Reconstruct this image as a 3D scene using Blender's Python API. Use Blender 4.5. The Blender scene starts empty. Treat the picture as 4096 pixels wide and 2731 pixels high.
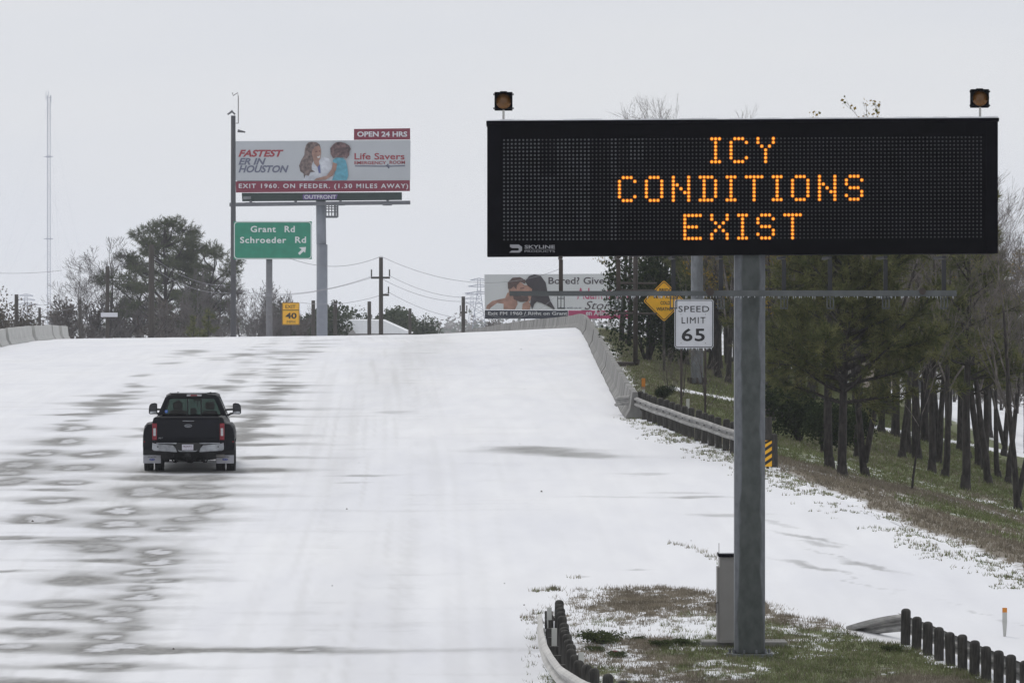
import bpy, math, random
import numpy as np
from mathutils import Vector, Matrix
R = math.radians
scene = bpy.context.scene
C = scene.collection

# ------------------------------------------------------------------ camera
FPX = 5689.0; HC = 5.77; HY = 320.0
cam_d = bpy.data.cameras.new('camera'); cam = bpy.data.objects.new('camera', cam_d); C.objects.link(cam)
cam.location = (0, 0, HC)
cam.rotation_euler = (math.pi/2 - (341-HY)/FPX, 0, 0)
cam_d.sensor_width = 36; cam_d.lens = FPX/1024*36
cam_d.clip_start = 1; cam_d.clip_end = 20000
scene.camera = cam

# ------------------------------------------------------------------ world, sun
SUN_EL, SUN_AZ = R(50), R(-25)            # azimuth from +Y towards +X
world = bpy.data.worlds.new('World'); scene.world = world; world.use_nodes = True
nt = world.node_tree; nt.nodes.clear()
sky = nt.nodes.new('ShaderNodeTexSky'); sky.sky_type = 'NISHITA'; sky.sun_disc = False
sky.sun_elevation = SUN_EL; sky.sun_rotation = SUN_AZ; sky.dust_density = 4; sky.air_density = 1.2
hs = nt.nodes.new('ShaderNodeHueSaturation'); hs.inputs['Saturation'].default_value = 0.4
nt.links.new(sky.outputs[0], hs.inputs['Color'])
tc = nt.nodes.new('ShaderNodeTexCoord'); mp = nt.nodes.new('ShaderNodeMapping')
mp.inputs['Scale'].default_value = (3, 3, 14)
nt.links.new(tc.outputs['Generated'], mp.inputs[0])
nz = nt.nodes.new('ShaderNodeTexNoise'); nz.inputs['Scale'].default_value = 1.6; nz.inputs['Detail'].default_value = 4
nt.links.new(mp.outputs[0], nz.inputs['Vector'])
rp = nt.nodes.new('ShaderNodeValToRGB')
rp.color_ramp.elements[0].position = 0.3; rp.color_ramp.elements[0].color = (6.5, 6.82, 7.45, 1)
rp.color_ramp.elements[1].position = 0.72; rp.color_ramp.elements[1].color = (7.65, 7.75, 7.85, 1)
nt.links.new(nz.outputs['Fac'], rp.inputs[0])
mx = nt.nodes.new('ShaderNodeMixRGB'); mx.inputs[0].default_value = 0.9
nt.links.new(hs.outputs[0], mx.inputs[1]); nt.links.new(rp.outputs[0], mx.inputs[2])
bg = nt.nodes.new('ShaderNodeBackground'); bg.inputs['Strength'].default_value = 0.1
nt.links.new(mx.outputs[0], bg.inputs[0])
wo = nt.nodes.new('ShaderNodeOutputWorld'); nt.links.new(bg.outputs[0], wo.inputs[0])

sd = bpy.data.lights.new('sun', 'SUN'); sd.energy = 0.85; sd.angle = R(14); sd.color = (1, 0.965, 0.92)
so = bpy.data.objects.new('sun', sd); C.objects.link(so)
dirv = Vector((math.sin(SUN_AZ)*math.cos(SUN_EL), math.cos(SUN_AZ)*math.cos(SUN_EL), math.sin(SUN_EL)))
so.rotation_euler = dirv.to_track_quat('Z', 'Y').to_euler()

vs = scene.view_settings
vs.view_transform = 'Standard'; vs.look = 'None'; vs.exposure = 0.09; vs.gamma = 1; vs.use_curve_mapping = False
scene.render.engine = 'CYCLES'
scene.cycles.volume_bounces = 1; scene.cycles.max_bounces = 6; scene.cycles.transparent_max_bounces = 12

rng = random.Random(7); nrng = np.random.default_rng(11)

# ------------------------------------------------------------------ noise
def _hash(ix, iy, seed):
    h = (ix.astype(np.int64)*374761393 + iy.astype(np.int64)*668265263 + seed*974634777) & 0x7fffffff
    h = ((h ^ (h >> 13))*1274126177) & 0x7fffffff
    return ((h ^ (h >> 16)) & 0xffff)/65535.0
def vnoise(x, y, seed=0):
    x = np.asarray(x, float); y = np.asarray(y, float)
    ix = np.floor(x); iy = np.floor(y); fx = x-ix; fy = y-iy
    fx = fx*fx*(3-2*fx); fy = fy*fy*(3-2*fy)
    a = _hash(ix, iy, seed); b = _hash(ix+1, iy, seed); c = _hash(ix, iy+1, seed); d = _hash(ix+1, iy+1, seed)
    return (a*(1-fx)+b*fx)*(1-fy)+(c*(1-fx)+d*fx)*fy
def fbm(x, y, seed=0, o=4):
    s = 0; a = 0.5; t = 0
    for i in range(o):
        s = s + a*vnoise(np.asarray(x)*2**i, np.asarray(y)*2**i, seed+i*17); t += a; a *= 0.5
    return s/t
def sm(x, a, b):
    t = np.clip((np.asarray(x, float)-a)/(b-a), 0, 1); return t*t*(3-2*t)

# ------------------------------------------------------------------ materials
MATS = {}
def mat(name, col, rough=0.7, amt=0.15, scale=6.0, metal=0.0, bump=0.0, col2=None, stretch=(1, 1, 1), detail=5, coat=0.0, spec=0.5):
    if name in MATS: return MATS[name]
    m = bpy.data.materials.new(name); m.use_nodes = True; t = m.node_tree
    b = t.nodes['Principled BSDF']
    b.inputs['Roughness'].default_value = rough; b.inputs['Metallic'].default_value = metal
    b.inputs['Specular IOR Level'].default_value = spec
    if coat: b.inputs['Coat Weight'].default_value = coat; b.inputs['Coat Roughness'].default_value = 0.08
    if amt or col2:
        c = t.nodes.new('ShaderNodeTexCoord'); mpn = t.nodes.new('ShaderNodeMapping'); mpn.inputs['Scale'].default_value = stretch
        n = t.nodes.new('ShaderNodeTexNoise'); n.inputs['Scale'].default_value = scale; n.inputs['Detail'].default_value = detail
        r = t.nodes.new('ShaderNodeValToRGB'); r.color_ramp.elements[0].position = 0.32; r.color_ramp.elements[1].position = 0.68
        lo = [v*(1-amt) for v in col]; hi = [min(1, v*(1+amt)) for v in (col2 or col)]
        r.color_ramp.elements[0].color = (*lo, 1); r.color_ramp.elements[1].color = (*hi, 1)
        t.links.new(c.outputs['Object'], mpn.inputs[0]); t.links.new(mpn.outputs[0], n.inputs['Vector'])
        t.links.new(n.outputs['Fac'], r.inputs[0]); t.links.new(r.outputs[0], b.inputs['Base Color'])
        if bump:
            bm = t.nodes.new('ShaderNodeBump'); bm.inputs['Strength'].default_value = bump; bm.inputs['Distance'].default_value = 0.02
            t.links.new(n.outputs['Fac'], bm.inputs['Height']); t.links.new(bm.outputs[0], b.inputs['Normal'])
    else:
        b.inputs['Base Color'].default_value = (*col, 1)
    MATS[name] = m; return m
def emis(name, col, s):
    m = bpy.data.materials.new(name); m.use_nodes = True; t = m.node_tree
    b = t.nodes['Principled BSDF']; b.inputs['Base Color'].default_value = (0.02, 0.01, 0, 1)
    b.inputs['Emission Color'].default_value = (*col, 1); b.inputs['Emission Strength'].default_value = s
    MATS[name] = m; return m
def leafmat(name, col, col2, rough=0.75):
    if name in MATS: return MATS[name]
    m = bpy.data.materials.new(name); m.use_nodes = True; t = m.node_tree; t.nodes.clear()
    o = t.nodes.new('ShaderNodeOutputMaterial')
    c = t.nodes.new('ShaderNodeTexCoord'); n = t.nodes.new('ShaderNodeTexNoise'); n.inputs['Scale'].default_value = 1.7; n.inputs['Detail'].default_value = 6
    r = t.nodes.new('ShaderNodeValToRGB'); r.color_ramp.elements[0].position = 0.35; r.color_ramp.elements[1].position = 0.65
    r.color_ramp.elements[0].color = (*col, 1); r.color_ramp.elements[1].color = (*col2, 1)
    t.links.new(c.outputs['Object'], n.inputs['Vector']); t.links.new(n.outputs['Fac'], r.inputs[0])
    d = t.nodes.new('ShaderNodeBsdfDiffuse'); tr = t.nodes.new('ShaderNodeBsdfTranslucent'); ms = t.nodes.new('ShaderNodeMixShader'); ms.inputs[0].default_value = 0.25
    t.links.new(r.outputs[0], d.inputs[0]); t.links.new(r.outputs[0], tr.inputs[0])
    t.links.new(d.outputs[0], ms.inputs[1]); t.links.new(tr.outputs[0], ms.inputs[2]); t.links.new(ms.outputs[0], o.inputs[0])
    MATS[name] = m; return m

def ground_mat(name, fine=9.0):
    """snow over grass: the attributes snow and green choose the cover, fine noise breaks the edges"""
    m = bpy.data.materials.new(name); m.use_nodes = True; t = m.node_tree; b = t.nodes['Principled BSDF']
    b.inputs['Roughness'].default_value = 0.85; b.inputs['Specular IOR Level'].default_value = 0.2
    def attr(a):
        n = t.nodes.new('ShaderNodeAttribute'); n.attribute_name = a; return n
    c = t.nodes.new('ShaderNodeTexCoord')
    def noise(s, det=6):
        n = t.nodes.new('ShaderNodeTexNoise'); n.inputs['Scale'].default_value = s; n.inputs['Detail'].default_value = det
        t.links.new(c.outputs['Object'], n.inputs['Vector']); return n
    n1 = noise(fine); n2 = noise(1.3); n3 = noise(22)
    def ramp(fac, c0, c1, p0=0.3, p1=0.7):
        r = t.nodes.new('ShaderNodeValToRGB'); r.color_ramp.elements[0].position = p0; r.color_ramp.elements[1].position = p1
        r.color_ramp.elements[0].color = (*c0, 1); r.color_ramp.elements[1].color = (*c1, 1); t.links.new(fac, r.inputs[0]); return r
    brown = ramp(n3.outputs['Fac'], (0.115, 0.098, 0.075), (0.26, 0.225, 0.175))
    green = ramp(n3.outputs['Fac'], (0.085, 0.10, 0.045), (0.20, 0.22, 0.105))
    snow = ramp(n2.outputs['Fac'], (0.77, 0.78, 0.81), (0.84, 0.84, 0.86))
    mg = t.nodes.new('ShaderNodeMixRGB'); t.links.new(attr('green').outputs['Fac'], mg.inputs[0])
    t.links.new(brown.outputs[0], mg.inputs[1]); t.links.new(green.outputs[0], mg.inputs[2])
    ad = t.nodes.new('ShaderNodeMath'); ad.operation = 'MULTIPLY_ADD'; ad.inputs[1].default_value = 1.1
    t.links.new(n1.outputs['Fac'], ad.inputs[0])
    ai = t.nodes.new('ShaderNodeMath'); ai.operation = 'SUBTRACT'; ai.inputs[1].default_value = 0.55
    t.links.new(attr('snow').outputs['Fac'], ai.inputs[0]); t.links.new(ai.outputs[0], ad.inputs[2])
    rs = ramp(ad.outputs[0], (0, 0, 0), (1, 1, 1), 0.34, 0.66)
    ms = t.nodes.new('ShaderNodeMixRGB'); t.links.new(rs.outputs[0], ms.inputs[0]); t.links.new(mg.outputs[0], ms.inputs[1]); t.links.new(snow.outputs[0], ms.inputs[2])
    t.links.new(ms.outputs[0], b.inputs['Base Color'])
    bm = t.nodes.new('ShaderNodeBump'); bm.inputs['Strength'].default_value = 0.35; bm.inputs['Distance'].default_value = 0.03
    t.links.new(n1.outputs['Fac'], bm.inputs['Height']); t.links.new(bm.outputs[0], b.inputs['Normal'])
    return m

def road_mat():
    m = bpy.data.materials.new('snowy_road_surface'); m.use_nodes = True; t = m.node_tree; b = t.nodes['Principled BSDF']
    def attr(a):
        n = t.nodes.new('ShaderNodeAttribute'); n.attribute_name = a; return n
    c = t.nodes.new('ShaderNodeTexCoord')
    def noise(s, stretch=(1, 1, 1), det=6):
        mpn = t.nodes.new('ShaderNodeMapping'); mpn.inputs['Scale'].default_value = stretch
        n = t.nodes.new('ShaderNodeTexNoise'); n.inputs['Scale'].default_value = s; n.inputs['Detail'].default_value = det
        t.links.new(c.outputs['Object'], mpn.inputs[0]); t.links.new(mpn.outputs[0], n.inputs['Vector']); return n
    def ramp(fac, c0, c1, p0=0.3, p1=0.7):
        r = t.nodes.new('ShaderNodeValToRGB'); r.color_ramp.elements[0].position = p0; r.color_ramp.elements[1].position = p1
        r.color_ramp.elements[0].color = (*c0, 1); r.color_ramp.elements[1].color = (*c1, 1); t.links.new(fac, r.inputs[0]); return r
    big = noise(0.16, (1, 0.35, 1)); streak = noise(1.4, (1, 0.12, 1)); fine = noise(7, (1, 0.5, 1))
    snow = ramp(big.outputs['Fac'], (0.785, 0.79, 0.82), (0.85, 0.85, 0.86))
    snow2 = ramp(streak.outputs['Fac'], (0.93, 0.93, 0.94), (1, 1, 1))
    mu = t.nodes.new('ShaderNodeMixRGB'); mu.blend_type = 'MULTIPLY'; mu.inputs[0].default_value = 1
    t.links.new(snow.outputs[0], mu.inputs[1]); t.links.new(snow2.outputs[0], mu.inputs[2])
    mr = t.nodes.new('ShaderNodeMixRGB'); mr.inputs[2].default_value = (0.56, 0.555, 0.55, 1); t.links.new(attr('rut').outputs['Fac'], mr.inputs[0]); t.links.new(mu.outputs[0], mr.inputs[1]); mu = mr
    pave = ramp(fine.outputs['Fac'], (0.16, 0.158, 0.152), (0.33, 0.325, 0.315))
    # fraction of wear and painted shade, broken by fine noise
    w = attr('wear_shade')
    ma = t.nodes.new('ShaderNodeMath'); ma.operation = 'MULTIPLY_ADD'; ma.inputs[1].default_value = 0.35
    sb = t.nodes.new('ShaderNodeMath'); sb.operation = 'SUBTRACT'; sb.inputs[1].default_value = 0.175
    t.links.new(w.outputs['Fac'], sb.inputs[0]); t.links.new(fine.outputs['Fac'], ma.inputs[0]); t.links.new(sb.outputs[0], ma.inputs[2])
    mm = t.nodes.new('ShaderNodeMath'); mm.operation = 'MULTIPLY'; t.links.new(ma.outputs[0], mm.inputs[0])
    gate = ramp(w.outputs['Fac'], (0, 0, 0), (1, 1, 1), 0.0, 0.12); t.links.new(gate.outputs[0], mm.inputs[1])
    mm.use_clamp = True
    mx1 = t.nodes.new('ShaderNodeMixRGB'); t.links.new(mm.outputs[0], mx1.inputs[0]); t.links.new(mu.outputs[0], mx1.inputs[1]); t.links.new(pave.outputs[0], mx1.inputs[2])
    ice = ramp(fine.outputs['Fac'], (0.52, 0.52, 0.535), (0.66, 0.66, 0.68))
    mx2 = t.nodes.new('ShaderNodeMixRGB'); t.links.new(attr('ice').outputs['Fac'], mx2.inputs[0]); t.links.new(mx1.outputs[0], mx2.inputs[1]); t.links.new(ice.outputs[0], mx2.inputs[2])
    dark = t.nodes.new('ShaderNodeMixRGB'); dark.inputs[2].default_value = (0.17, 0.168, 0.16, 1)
    t.links.new(attr('rim').outputs['Fac'], dark.inputs[0]); t.links.new(mx2.outputs[0], dark.inputs[1])  # rim holds patch edges plus the shade painted beneath the truck
    t.links.new(dark.outputs[0], b.inputs['Base Color'])
    b.inputs['Roughness'].default_value = 0.8; b.inputs['Specular IOR Level'].default_value = 0.15
    bm = t.nodes.new('ShaderNodeBump'); bm.inputs['Strength'].default_value = 0.25; bm.inputs['Distance'].default_value = 0.03
    t.links.new(streak.outputs['Fac'], bm.inputs['Height']); t.links.new(bm.outputs[0], b.inputs['Normal'])
    return m

# ------------------------------------------------------------------ mesh helpers
class MB:
    def __init__(s): s.v = []; s.f = []; s.m = []
    def add(s, vs_, fs, mi=0):
        o = len(s.v); s.v.extend(vs_); s.f.extend([tuple(i+o for i in f) for f in fs]); s.m.extend([mi]*len(fs)); return s
    def box(s, x0, x1, y0, y1, z0, z1, mi=0):
        v = [(x0, y0, z0), (x1, y0, z0), (x1, y1, z0), (x0, y1, z0), (x0, y0, z1), (x1, y0, z1), (x1, y1, z1), (x0, y1, z1)]
        return s.add(v, [(3, 2, 1, 0), (4, 5, 6, 7), (0, 1, 5, 4), (1, 2, 6, 5), (2, 3, 7, 6), (3, 0, 4, 7)], mi)
    def tube(s, pts, rad, k=6, mi=0, cap=True):
        n = len(pts); rings = []
        if not hasattr(rad, '__len__'): rad = [rad]*n
        o = len(s.v)
        for i, p in enumerate(pts):
            p = Vector(p)
            d = (Vector(pts[min(i+1, n-1)])-Vector(pts[max(i-1, 0)]))
            if d.length < 1e-9: d = Vector((0, 0, 1))
            d.normalize()
            a = Vector((1, 0, 0)) if abs(d.x) < 0.9 else Vector((0, 1, 0))
            u = d.cross(a).normalized(); w = d.cross(u)
            for j in range(k):
                t = 2*math.pi*j/k
                q = p + (u*math.cos(t)+w*math.sin(t))*rad[i]
                s.v.append((q.x, q.y, q.z))
        for i in range(n-1):
            for j in range(k):
                j2 = (j+1) % k
                s.f.append((o+i*k+j, o+i*k+j2, o+(i+1)*k+j2, o+(i+1)*k+j)); s.m.append(mi)
        if cap and k > 2:
            s.f.append(tuple(o+j for j in reversed(range(k)))); s.m.append(mi)
            s.f.append(tuple(o+(n-1)*k+j for j in range(k))); s.m.append(mi)
        return s
    def prism(s, poly, a0, a1, axis='x', mi=0):
        """poly: 2-D outline; extruded along axis. axis x: poly=(y,z); y: (x,z); z: (x,y)"""
        def P(p, a):
            return (a, p[0], p[1]) if axis == 'x' else ((p[0], a, p[1]) if axis == 'y' else (p[0], p[1], a))
        n = len(poly); v = [P(p, a0) for p in poly]+[P(p, a1) for p in poly]
        fs = [tuple(range(n)), tuple(reversed(range(n, 2*n)))]+[(i, n+i, n+(i+1) % n, (i+1) % n) for i in range(n)]
        return s.add(v, fs, mi)
    def loft(s, secs, mi=0, closed=True, cap=True):
        n = len(secs[0]); o = len(s.v)
        for c in secs: s.v.extend(c)
        for i in range(len(secs)-1):
            for j in range(n if closed else n-1):
                j2 = (j+1) % n
                s.f.append((o+i*n+j, o+i*n+j2, o+(i+1)*n+j2, o+(i+1)*n+j)); s.m.append(mi)
        if cap:
            s.f.append(tuple(o+j for j in reversed(range(n)))); s.m.append(mi)
            s.f.append(tuple(o+(len(secs)-1)*n+j for j in range(n))); s.m.append(mi)
        return s
    def mesh(s, name, mats, smooth=False, fix=True):
        me = bpy.data.meshes.new(name); me.from_pydata(s.v, [], s.f)
        if not isinstance(mats, (list, tuple)): mats = [mats]
        for m in mats: me.materials.append(m)
        if len(mats) > 1: me.polygons.foreach_set('material_index', s.m)
        if smooth: me.polygons.foreach_set('use_smooth', [True]*len(me.polygons))
        if fix and len(s.f) < 5000:
            import bmesh
            b = bmesh.new(); b.from_mesh(me); bmesh.ops.recalc_face_normals(b, faces=b.faces); b.to_mesh(me); b.free()
        me.update(); return me
def obj(name, data, mats=None, parent=None, loc=(0, 0, 0), rot=(0, 0, 0), bevel=0, smooth=False, label=None, kind=None, seg=2):
    me = data.mesh(name, mats, smooth) if isinstance(data, MB) else data
    o = bpy.data.objects.new(name, me); C.objects.link(o); o.location = loc; o.rotation_euler = rot
    if parent: o.parent = parent
    if label: o['label'] = label
    if kind: o['kind'] = kind
    if bevel:
        b = o.modifiers.new('bevel', 'BEVEL'); b.width = bevel; b.segments = seg; b.limit_method = 'ANGLE'; b.angle_limit = R(35)
    return o
def tag(o, label, cat, group=None):
    o['label'] = label; o['category'] = cat
    if group: o['group'] = group
    return o
def thing(name, label, cat, loc=(0, 0, 0), rotz=0, group=None):
    o = bpy.data.objects.new(name, None); C.objects.link(o); o.empty_display_size = 0.2
    o.location = loc; o.rotation_euler = (0, 0, rotz); return tag(o, label, cat, group)
def struct(name, data, mats=None, **k):
    o = obj(name, data, mats, **k); o['kind'] = 'structure'; return o
def children(o): return [c for c in C.objects if c.parent == o]
def copy_tree(o, loc, rotz=0, scale=1, label=None, group=None):
    c = o.copy(); C.objects.link(c); c.location = loc; c.rotation_euler = (0, 0, rotz); c.scale = (scale,)*3
    if label: c['label'] = label
    if group: c['group'] = group
    for ch in children(o):
        d = ch.copy(); C.objects.link(d); d.parent = c
        for g in children(ch):
            e = g.copy(); C.objects.link(e); e.parent = d
    return c

def text_mesh(body, x0, x1, z0, z1, y, m, bold=0.0, shear=0.0, thick=0.006, space=1.0, name='lettering', parent=None, label=None):
    """flat lettering fitted into the rectangle x0..x1, z0..z1 of the plane y, facing -Y"""
    cu = bpy.data.curves.new('t', 'FONT'); cu.body = body; cu.size = 1; cu.offset = bold; cu.shear = shear; cu.extrude = 0.01
    cu.space_character = space; cu.align_x = 'LEFT'; cu.resolution_u = 3
    o = bpy.data.objects.new('t', cu); C.objects.link(o)
    dg = bpy.context.evaluated_depsgraph_get(); dg.update()
    me = bpy.data.meshes.new_from_object(o.evaluated_get(dg))
    C.objects.unlink(o); bpy.data.objects.remove(o); bpy.data.curves.remove(cu)
    n = len(me.vertices); a = np.zeros(n*3); me.vertices.foreach_get('co', a); a = a.reshape(-1, 3)
    mn = a.min(0); mx_ = a.max(0)
    b = np.zeros_like(a)
    b[:, 0] = x0+(a[:, 0]-mn[0])/(mx_[0]-mn[0])*(x1-x0)
    b[:, 2] = z0+(a[:, 1]-mn[1])/(mx_[1]-mn[1])*(z1-z0)
    b[:, 1] = y-(a[:, 2]-mn[2])/(mx_[2]-mn[2])*thick
    me.vertices.foreach_set('co', b.ravel()); me.materials.clear(); me.materials.append(m); me.update()
    return obj(name, me, parent=parent, label=label)
def rrect(x0, x1, z0, z1, r, n=5):
    p = []
    for cx, cz, a in ((x1-r, z0+r, -90), (x1-r, z1-r, 0), (x0+r, z1-r, 90), (x0+r, z0+r, 180)):
        for i in range(n+1):
            t = R(a+90*i/n); p.append((cx+r*math.cos(t), cz+r*math.sin(t)))
    return p
def ring_y(outer, inner, y0, y1):
    """frame between two outlines of equal length, extruded in y"""
    mb = MB(); n = len(outer)
    v = [(p[0], y0, p[1]) for p in outer]+[(p[0], y0, p[1]) for p in inner]+[(p[0], y1, p[1]) for p in outer]+[(p[0], y1, p[1]) for p in inner]
    fs = []
    for i in range(n):
        j = (i+1) % n
        fs += [(i, j, n+j, n+i), (2*n+i, 3*n+i, 3*n+j, 2*n+j), (i, 2*n+i, 2*n+j, j), (n+i, n+j, 3*n+j, 3*n+i)]
    return mb.add(v, fs)
def ell(cx, cz, rx, rz, n=20, a0=0, a1=360):
    return [(cx+rx*math.cos(R(a0+(a1-a0)*i/n)), cz+rz*math.sin(R(a0+(a1-a0)*i/n))) for i in range(n)]

# ------------------------------------------------------------------ terrain functions
ZP = np.array([(-200, -1.6), (0, -1.3), (60, -0.95), (90, -0.2), (98, -0.03), (120, 0.77), (151, 1.75), (183, 2.62), (230, 3.62), (280, 4.36), (330, 4.80), (360, 4.88), (420, 4.6), (500, 3.6), (620, 1.2), (760, -1.0), (3000, -1.0)])
XR = np.array([(-200, 40), (40, 18.2), (60, 16.2), (90, 12.5), (118, 9.95), (155, 6.6), (168, 5.25), (183, 4.35), (230, 4.35), (280, 4.5), (330, 4.7), (365, 4.75), (380, 4.5), (395, 3.7), (410, 2.4), (430, 0.4), (460, -2.6), (500, -6.9), (560, -14), (700, -34), (3000, -400)])
XL = np.array([(-200, -24), (250, -25.5), (300, -27.6), (385, -30.4), (430, -34), (520, -46), (700, -75), (3000, -460)])
_zy = np.arange(-200, 3000, 1.0); _zz = np.interp(_zy, ZP[:, 0], ZP[:, 1])
_k = np.hanning(25); _k /= _k.sum(); _zz = np.convolve(np.pad(_zz, 12, 'edge'), _k, 'valid')
def _smooth(tab, w=15):
    v = np.interp(_zy, tab[:, 0], tab[:, 1]); k = np.hanning(w); k /= k.sum(); return np.convolve(np.pad(v, w//2, 'edge'), k, 'valid')
_xr = _smooth(XR); _xl = _smooth(XL)
def xr(y): return np.interp(y, _zy, _xr)
def xl(y): return np.interp(y, _zy, _xl)
def zroad(x, y):
    x = np.asarray(x, float); z = np.interp(y, _zy, _zz)
    k = sm(y, 200, 365)
    e = np.where(x > -6, 0.045*(x+6), 0.012*(x+6))
    return z + k*e
ZF = -0.55
def terrain(x, y):
    x = np.asarray(x, float); y = np.asarray(y, float)
    a = xr(y); b = xl(y)
    z = zroad(np.clip(x, b, a), y)
    s = x-a
    zr = z - 0.05 - 0.225*np.clip(s-0.9, 0, None) + 0.09*(fbm(x*0.35, y*0.25, 5)-0.5)*sm(s, 0, 2)
    fl = ZF + 0.02*(fbm(x*0.2, y*0.2, 9)-0.5)
    zr = np.where(zr > fl+0.5, zr, fl + 0.5*np.exp((np.minimum(zr-fl-0.5, 0))/0.5))
    t = b-x
    zl = np.maximum(z - 0.05 - 0.3*np.clip(t-1.5, 0, None), -1.0)
    return np.where(s > 0, zr, np.where(t > 0, zl, z))
def ray(px, py, d): return ((px-512)/FPX*d, d, HC-(py-HY)/FPX*d)
def hit(px, py, d0=80, d1=900):
    d = np.arange(d0, d1, 0.2)
    X = (px-512)/FPX*d; Z = HC-(py-HY)/FPX*d
    T = terrain(X, d); i = np.argmax(T >= Z)
    if T[i] < Z[i]: i = int(np.argmin(Z-T))
    return (float(X[i]), float(d[i]), float(T[i]))
D = 1/2.297      # displayed-zoom pixels to 1024-wide pixels

# ------------------------------------------------------------------ ground sheets
def grid_mesh(name, X, Y, Z, keep=None):
    ny, nx = X.shape
    v = np.stack([X.ravel(), Y.ravel(), Z.ravel()], 1)
    i = np.arange(ny*nx).reshape(ny, nx)
    q = np.stack([i[:-1, :-1], i[:-1, 1:], i[1:, 1:], i[1:, :-1]], -1).reshape(-1, 4)
    if keep is not None:
        k = keep[:-1, :-1] & keep[1:, 1:] & keep[:-1, 1:] & keep[1:, :-1]; q = q[k.ravel()]
    me = bpy.data.meshes.new(name)
    me.vertices.add(len(v)); me.vertices.foreach_set('co', v.ravel())
    me.loops.add(q.size); me.loops.foreach_set('vertex_index', q.ravel())
    me.polygons.add(len(q)); me.polygons.foreach_set('loop_start', np.arange(0, q.size, 4)); me.polygons.foreach_set('loop_total', np.full(len(q), 4))
    me.polygons.foreach_set('use_smooth', np.ones(len(q), bool))
    me.update(calc_edges=True); me.validate(); return me
def set_attr(me, name, a):
    at = me.attributes.new(name, 'FLOAT', 'POINT'); at.data.foreach_set('value', np.ascontiguousarray(a.ravel(), dtype=np.float32))

# road sheet
ys = [-60]
while ys[-1] < 620:
    y = ys[-1]; ys.append(y+(4 if y < 70 else (0.22 if y < 130 else (0.22+(y-130)*0.0035 if y < 400 else 4))))
ys = np.array(ys); u = np.linspace(0, 1, 330)
XRr = xr(ys)[:, None]; XLr = xl(ys)[:, None]
X = XLr+(XRr-XLr)*u[None, :]; Y = np.repeat(ys[:, None], len(u), 1)
wear_shade = np.zeros_like(X); ice = np.zeros_like(X); rim = np.zeros_like(X)
DX = X + (fbm(X*0.9, Y*0.5, 31)-0.5)*0.9 + (fbm(X*4, Y*2.5, 32)-0.5)*0.16
DY = Y + (fbm(X*0.8, Y*0.7, 41)-0.5)*1.5 + (fbm(X*5, Y*4, 42)-0.5)*0.35
def patch(px, py, hw, hh, inner=1, k=0.75, tail=1.6, tilt=0.0, big=1.0):
    """a patch blown clear of snow, also used to paint shade under the truck: pixel centre and half sizes are turned into metres on the road"""
    cx, cy, _ = hit(px, py); _, c2, _ = hit(px, py+hh); _, c3, _ = hit(px, py-hh)
    a = hw*cy/FPX*big; bl = max(0.25, abs(c3-c2)/2)*big
    m = (np.abs(ys-cy) < bl*4+3.5)
    if not m.any(): return
    x_ = DX[m]-cx; y_ = DY[m]-cy-tilt*(DX[m]-cx)
    fb = fbm(X[m]*1.7+cx, Y[m]*1.1, 51)
    r = np.sqrt((x_/a)**2+(y_/bl)**2)
    core = 1-sm(np.sqrt((x_/(a*1.22))**2+(y_/(bl*1.05))**2)+(fb-0.5)*0.5, 0.50, 1.32)
    tl = np.exp(-(x_/(a*tail*1.25))**2)*np.exp(-(y_/(bl*np.clip(0.95-0.25*np.abs(x_)/(a*tail), 0.18, 1)))**2)
    w = np.maximum(core*0.92, tl*0.60)*(0.68+0.75*fb)*k
    wear_shade[m] = 1-(1-wear_shade[m])*(1-np.clip(w, 0, 1))
    if inner:
        r2 = np.sqrt(((x_-0.05*a)/(a*0.56))**2+((y_-0.1*bl)/(bl*0.50))**2)+(fbm(X[m]*2.6, Y[m]*1.7, 61)-0.5)*1.15
        ii = (1-sm(r2, 0.88, 0.98))*inner; ice[m] = np.maximum(ice[m], ii)
        rr = np.exp(-((r2-1.0)/0.10)**2)*0.42*inner*(0.3+fb); rim[m] = np.maximum(rim[m], rr)
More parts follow.
